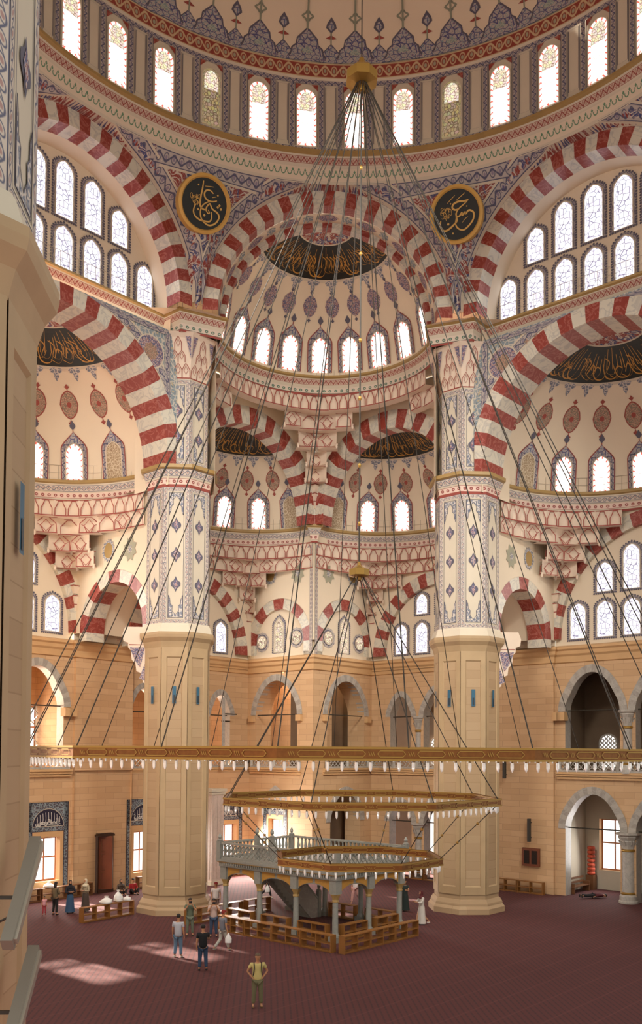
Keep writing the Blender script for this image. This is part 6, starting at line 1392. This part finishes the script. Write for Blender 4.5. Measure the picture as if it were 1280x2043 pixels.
    if extra == 'backpack':
        skin_mesh('backpack', [X((0, -.19, sz-.42)), X((0, -.21, sz-.25)), X((0, -.19, sz-.05))], [(0, 1), (1, 2)], [(.14*k, .08*k), (.15*k, .09*k), (.11*k, .07*k)], cloth('backpack_cloth', '#23262c'), t, 1)
        for s in (1, -1): mb = MB(); mb.tube(smooth_path([X((s*.1, -.14, sz-.05)), X((s*.12, .02, sz+.05)), X((s*.12, .13, sz-.1)), X((s*.14, .06, sz-.35))]), .018, 6); mb.build('strap', [cloth('strap_cloth', '#1d1f24')], t, local=True)
    if extra == 'bag': 
        h_ = np.array(ha[1])*k; mb = MB(); mb.lathe((h_[0]+.02, h_[1]+.03, h_[2]-.5*k), [(.05, 0), (.14, .05), (.15, .22), (.06, .38), (.02, .46)], 10); mb.build('carried_bag', [BAG], t, local=True)
    return t
cam_dir = lambda x, y: np.array([-3.09-x, -30.635-y])
away = lambda x, y: -cam_dir(x, y)
person('man in pale yellow t-shirt and khaki trousers with backpack, nearest on the carpet', (-3.3, .1), (.1, -1), 1.76, '#c9b978', '#6f6a4c', '#7a5a3c', arms=('hip', 'hip'), extra='backpack', pose='stand', headcol='#6b5a48')
person('man in black t-shirt and blue jeans seen from behind', (-5.45, 5.3), (-.1, 1), 1.74, '#17171a', '#2f4460', '#1c1c20', arms=('forward', 'down'))
person('man in light grey white t-shirt and pale jeans, left of the man in black', (-6.62, 7.6), (.25, 1), 1.74, '#b8b8c0', '#5f7890', '#a8a49c')
person('man in grey green clothes with a camera to his face before the pier', (-6.5, 12.0), (.15, -1), 1.7, '#5e6652', '#6a6e5c', '#3a342c', arms='camera', extra='camera', sleeves='short')
person('man in pale pink shirt and dark jeans raising a camera', (-5.4, 11.7), (.1, -1), 1.72, '#c2a79c', '#35445c', '#2a2a30', arms=('camera', 'camera'), extra='camera', sleeves='short')
person('person in red cap, grey top and white trousers carrying a white bag', (-4.85, 8.8), (.7, .6), 1.68, '#75767e', '#b4b1a6', '#8c8478', arms=('bag', 'down'), extra='bag', hair='cap', headcol='#8f2f28', pose='walk')
person('person in red cap and white shirt standing behind the man in pink shirt', (-5.6, 17.2), (.1, -1), 1.68, '#d8ccc6', '#8a6f66', '#5a4a44', hair='cap', headcol='#8a2626')
person('small child in pink top and red trousers near the left wall', (-14.4, 17.6), (.5, -.9), .95, '#d99aa0', '#a83a44', '#a83a44')
person('person in olive top and black trousers, left of three by the left wall', (-13.85, 17.6), (.6, .8), 1.66, '#6b5d45', '#1e1a1a', '#1a1818', arms='folded', sleeves='long', hair='long')
person('woman in black headscarf and long blue skirt, middle of the three by the left wall', (-13.2, 18.1), (.4, -.9), 1.66, '#22222c', None, '#1a1a1a', skirt='#34506e', scarf='#1b1b22', arms='folded', sleeves='long', female=True)
person('woman in cream headscarf, beige top and dark skirt by the left wall', (-12.5, 18.6), (-.5, -.9), 1.66, '#a8987e', None, '#c8c0b4', skirt='#4a3c34', scarf='#cfc2a8', arms='folded', sleeves='long', female=True)
person('person in red top sitting on the floor beside the left great pier', (-10.9, 24.6), (.6, -.8), 1.66, '#a3232a', '#1f1a1c', '#1a1a1a', pose='sit', arms='lap', sleeves='long')
person('person in grey brown clothes sitting by the wall left of the person in red', (-11.55, 24.2), (.6, -.8), 1.66, '#57483e', '#2a2422', '#1a1a1a', pose='sit', arms='lap', sleeves='long', scarf='#4a3d36')
person('person in black walking behind the tribune with a white bag', (-2.95, 22.9), (1, -.2), 1.7, '#1a181c', '#17161a', '#d8d4ce', pose='walk', arms=('bag', 'down'), extra='bag', sleeves='long')
person('slim person in white top and pink trousers behind the tribune columns', (2.0, 20.8), (-.6, -.8), 1.7, '#d8ccc8', '#c08e86', '#b08078', pose='walk', arms='down', headcol='#a33a34')
person('woman in dark green dress with bare lower legs right of the tribune', (4.4, 18.3), (-.3, -.9), 1.66, '#26302c', None, '#b58a78', skirt='#232e2a', female=True, hair='long', arms='forward')
person('person in white robe with a dark red scarf walking left of the right great pier', (4.65, 14.5), (-.9, -.3), 1.62, '#cfc6bc', None, '#c8beb4', skirt='#c9c0b6', scarf='#5a2024', female=True, arms='forward', sleeves='long', pose='walk')
lp = person('person in dark red clothes lying on the carpet at the right alcove', (15.6, 22.2), (0, 1), 1.66, '#5a2026', '#1c181a', '#1a1818', arms='down', sleeves='long')
lp.rotation_euler = (math.radians(-90), 0, math.radians(-82)); lp.location = (15.35, 22.3, .17)
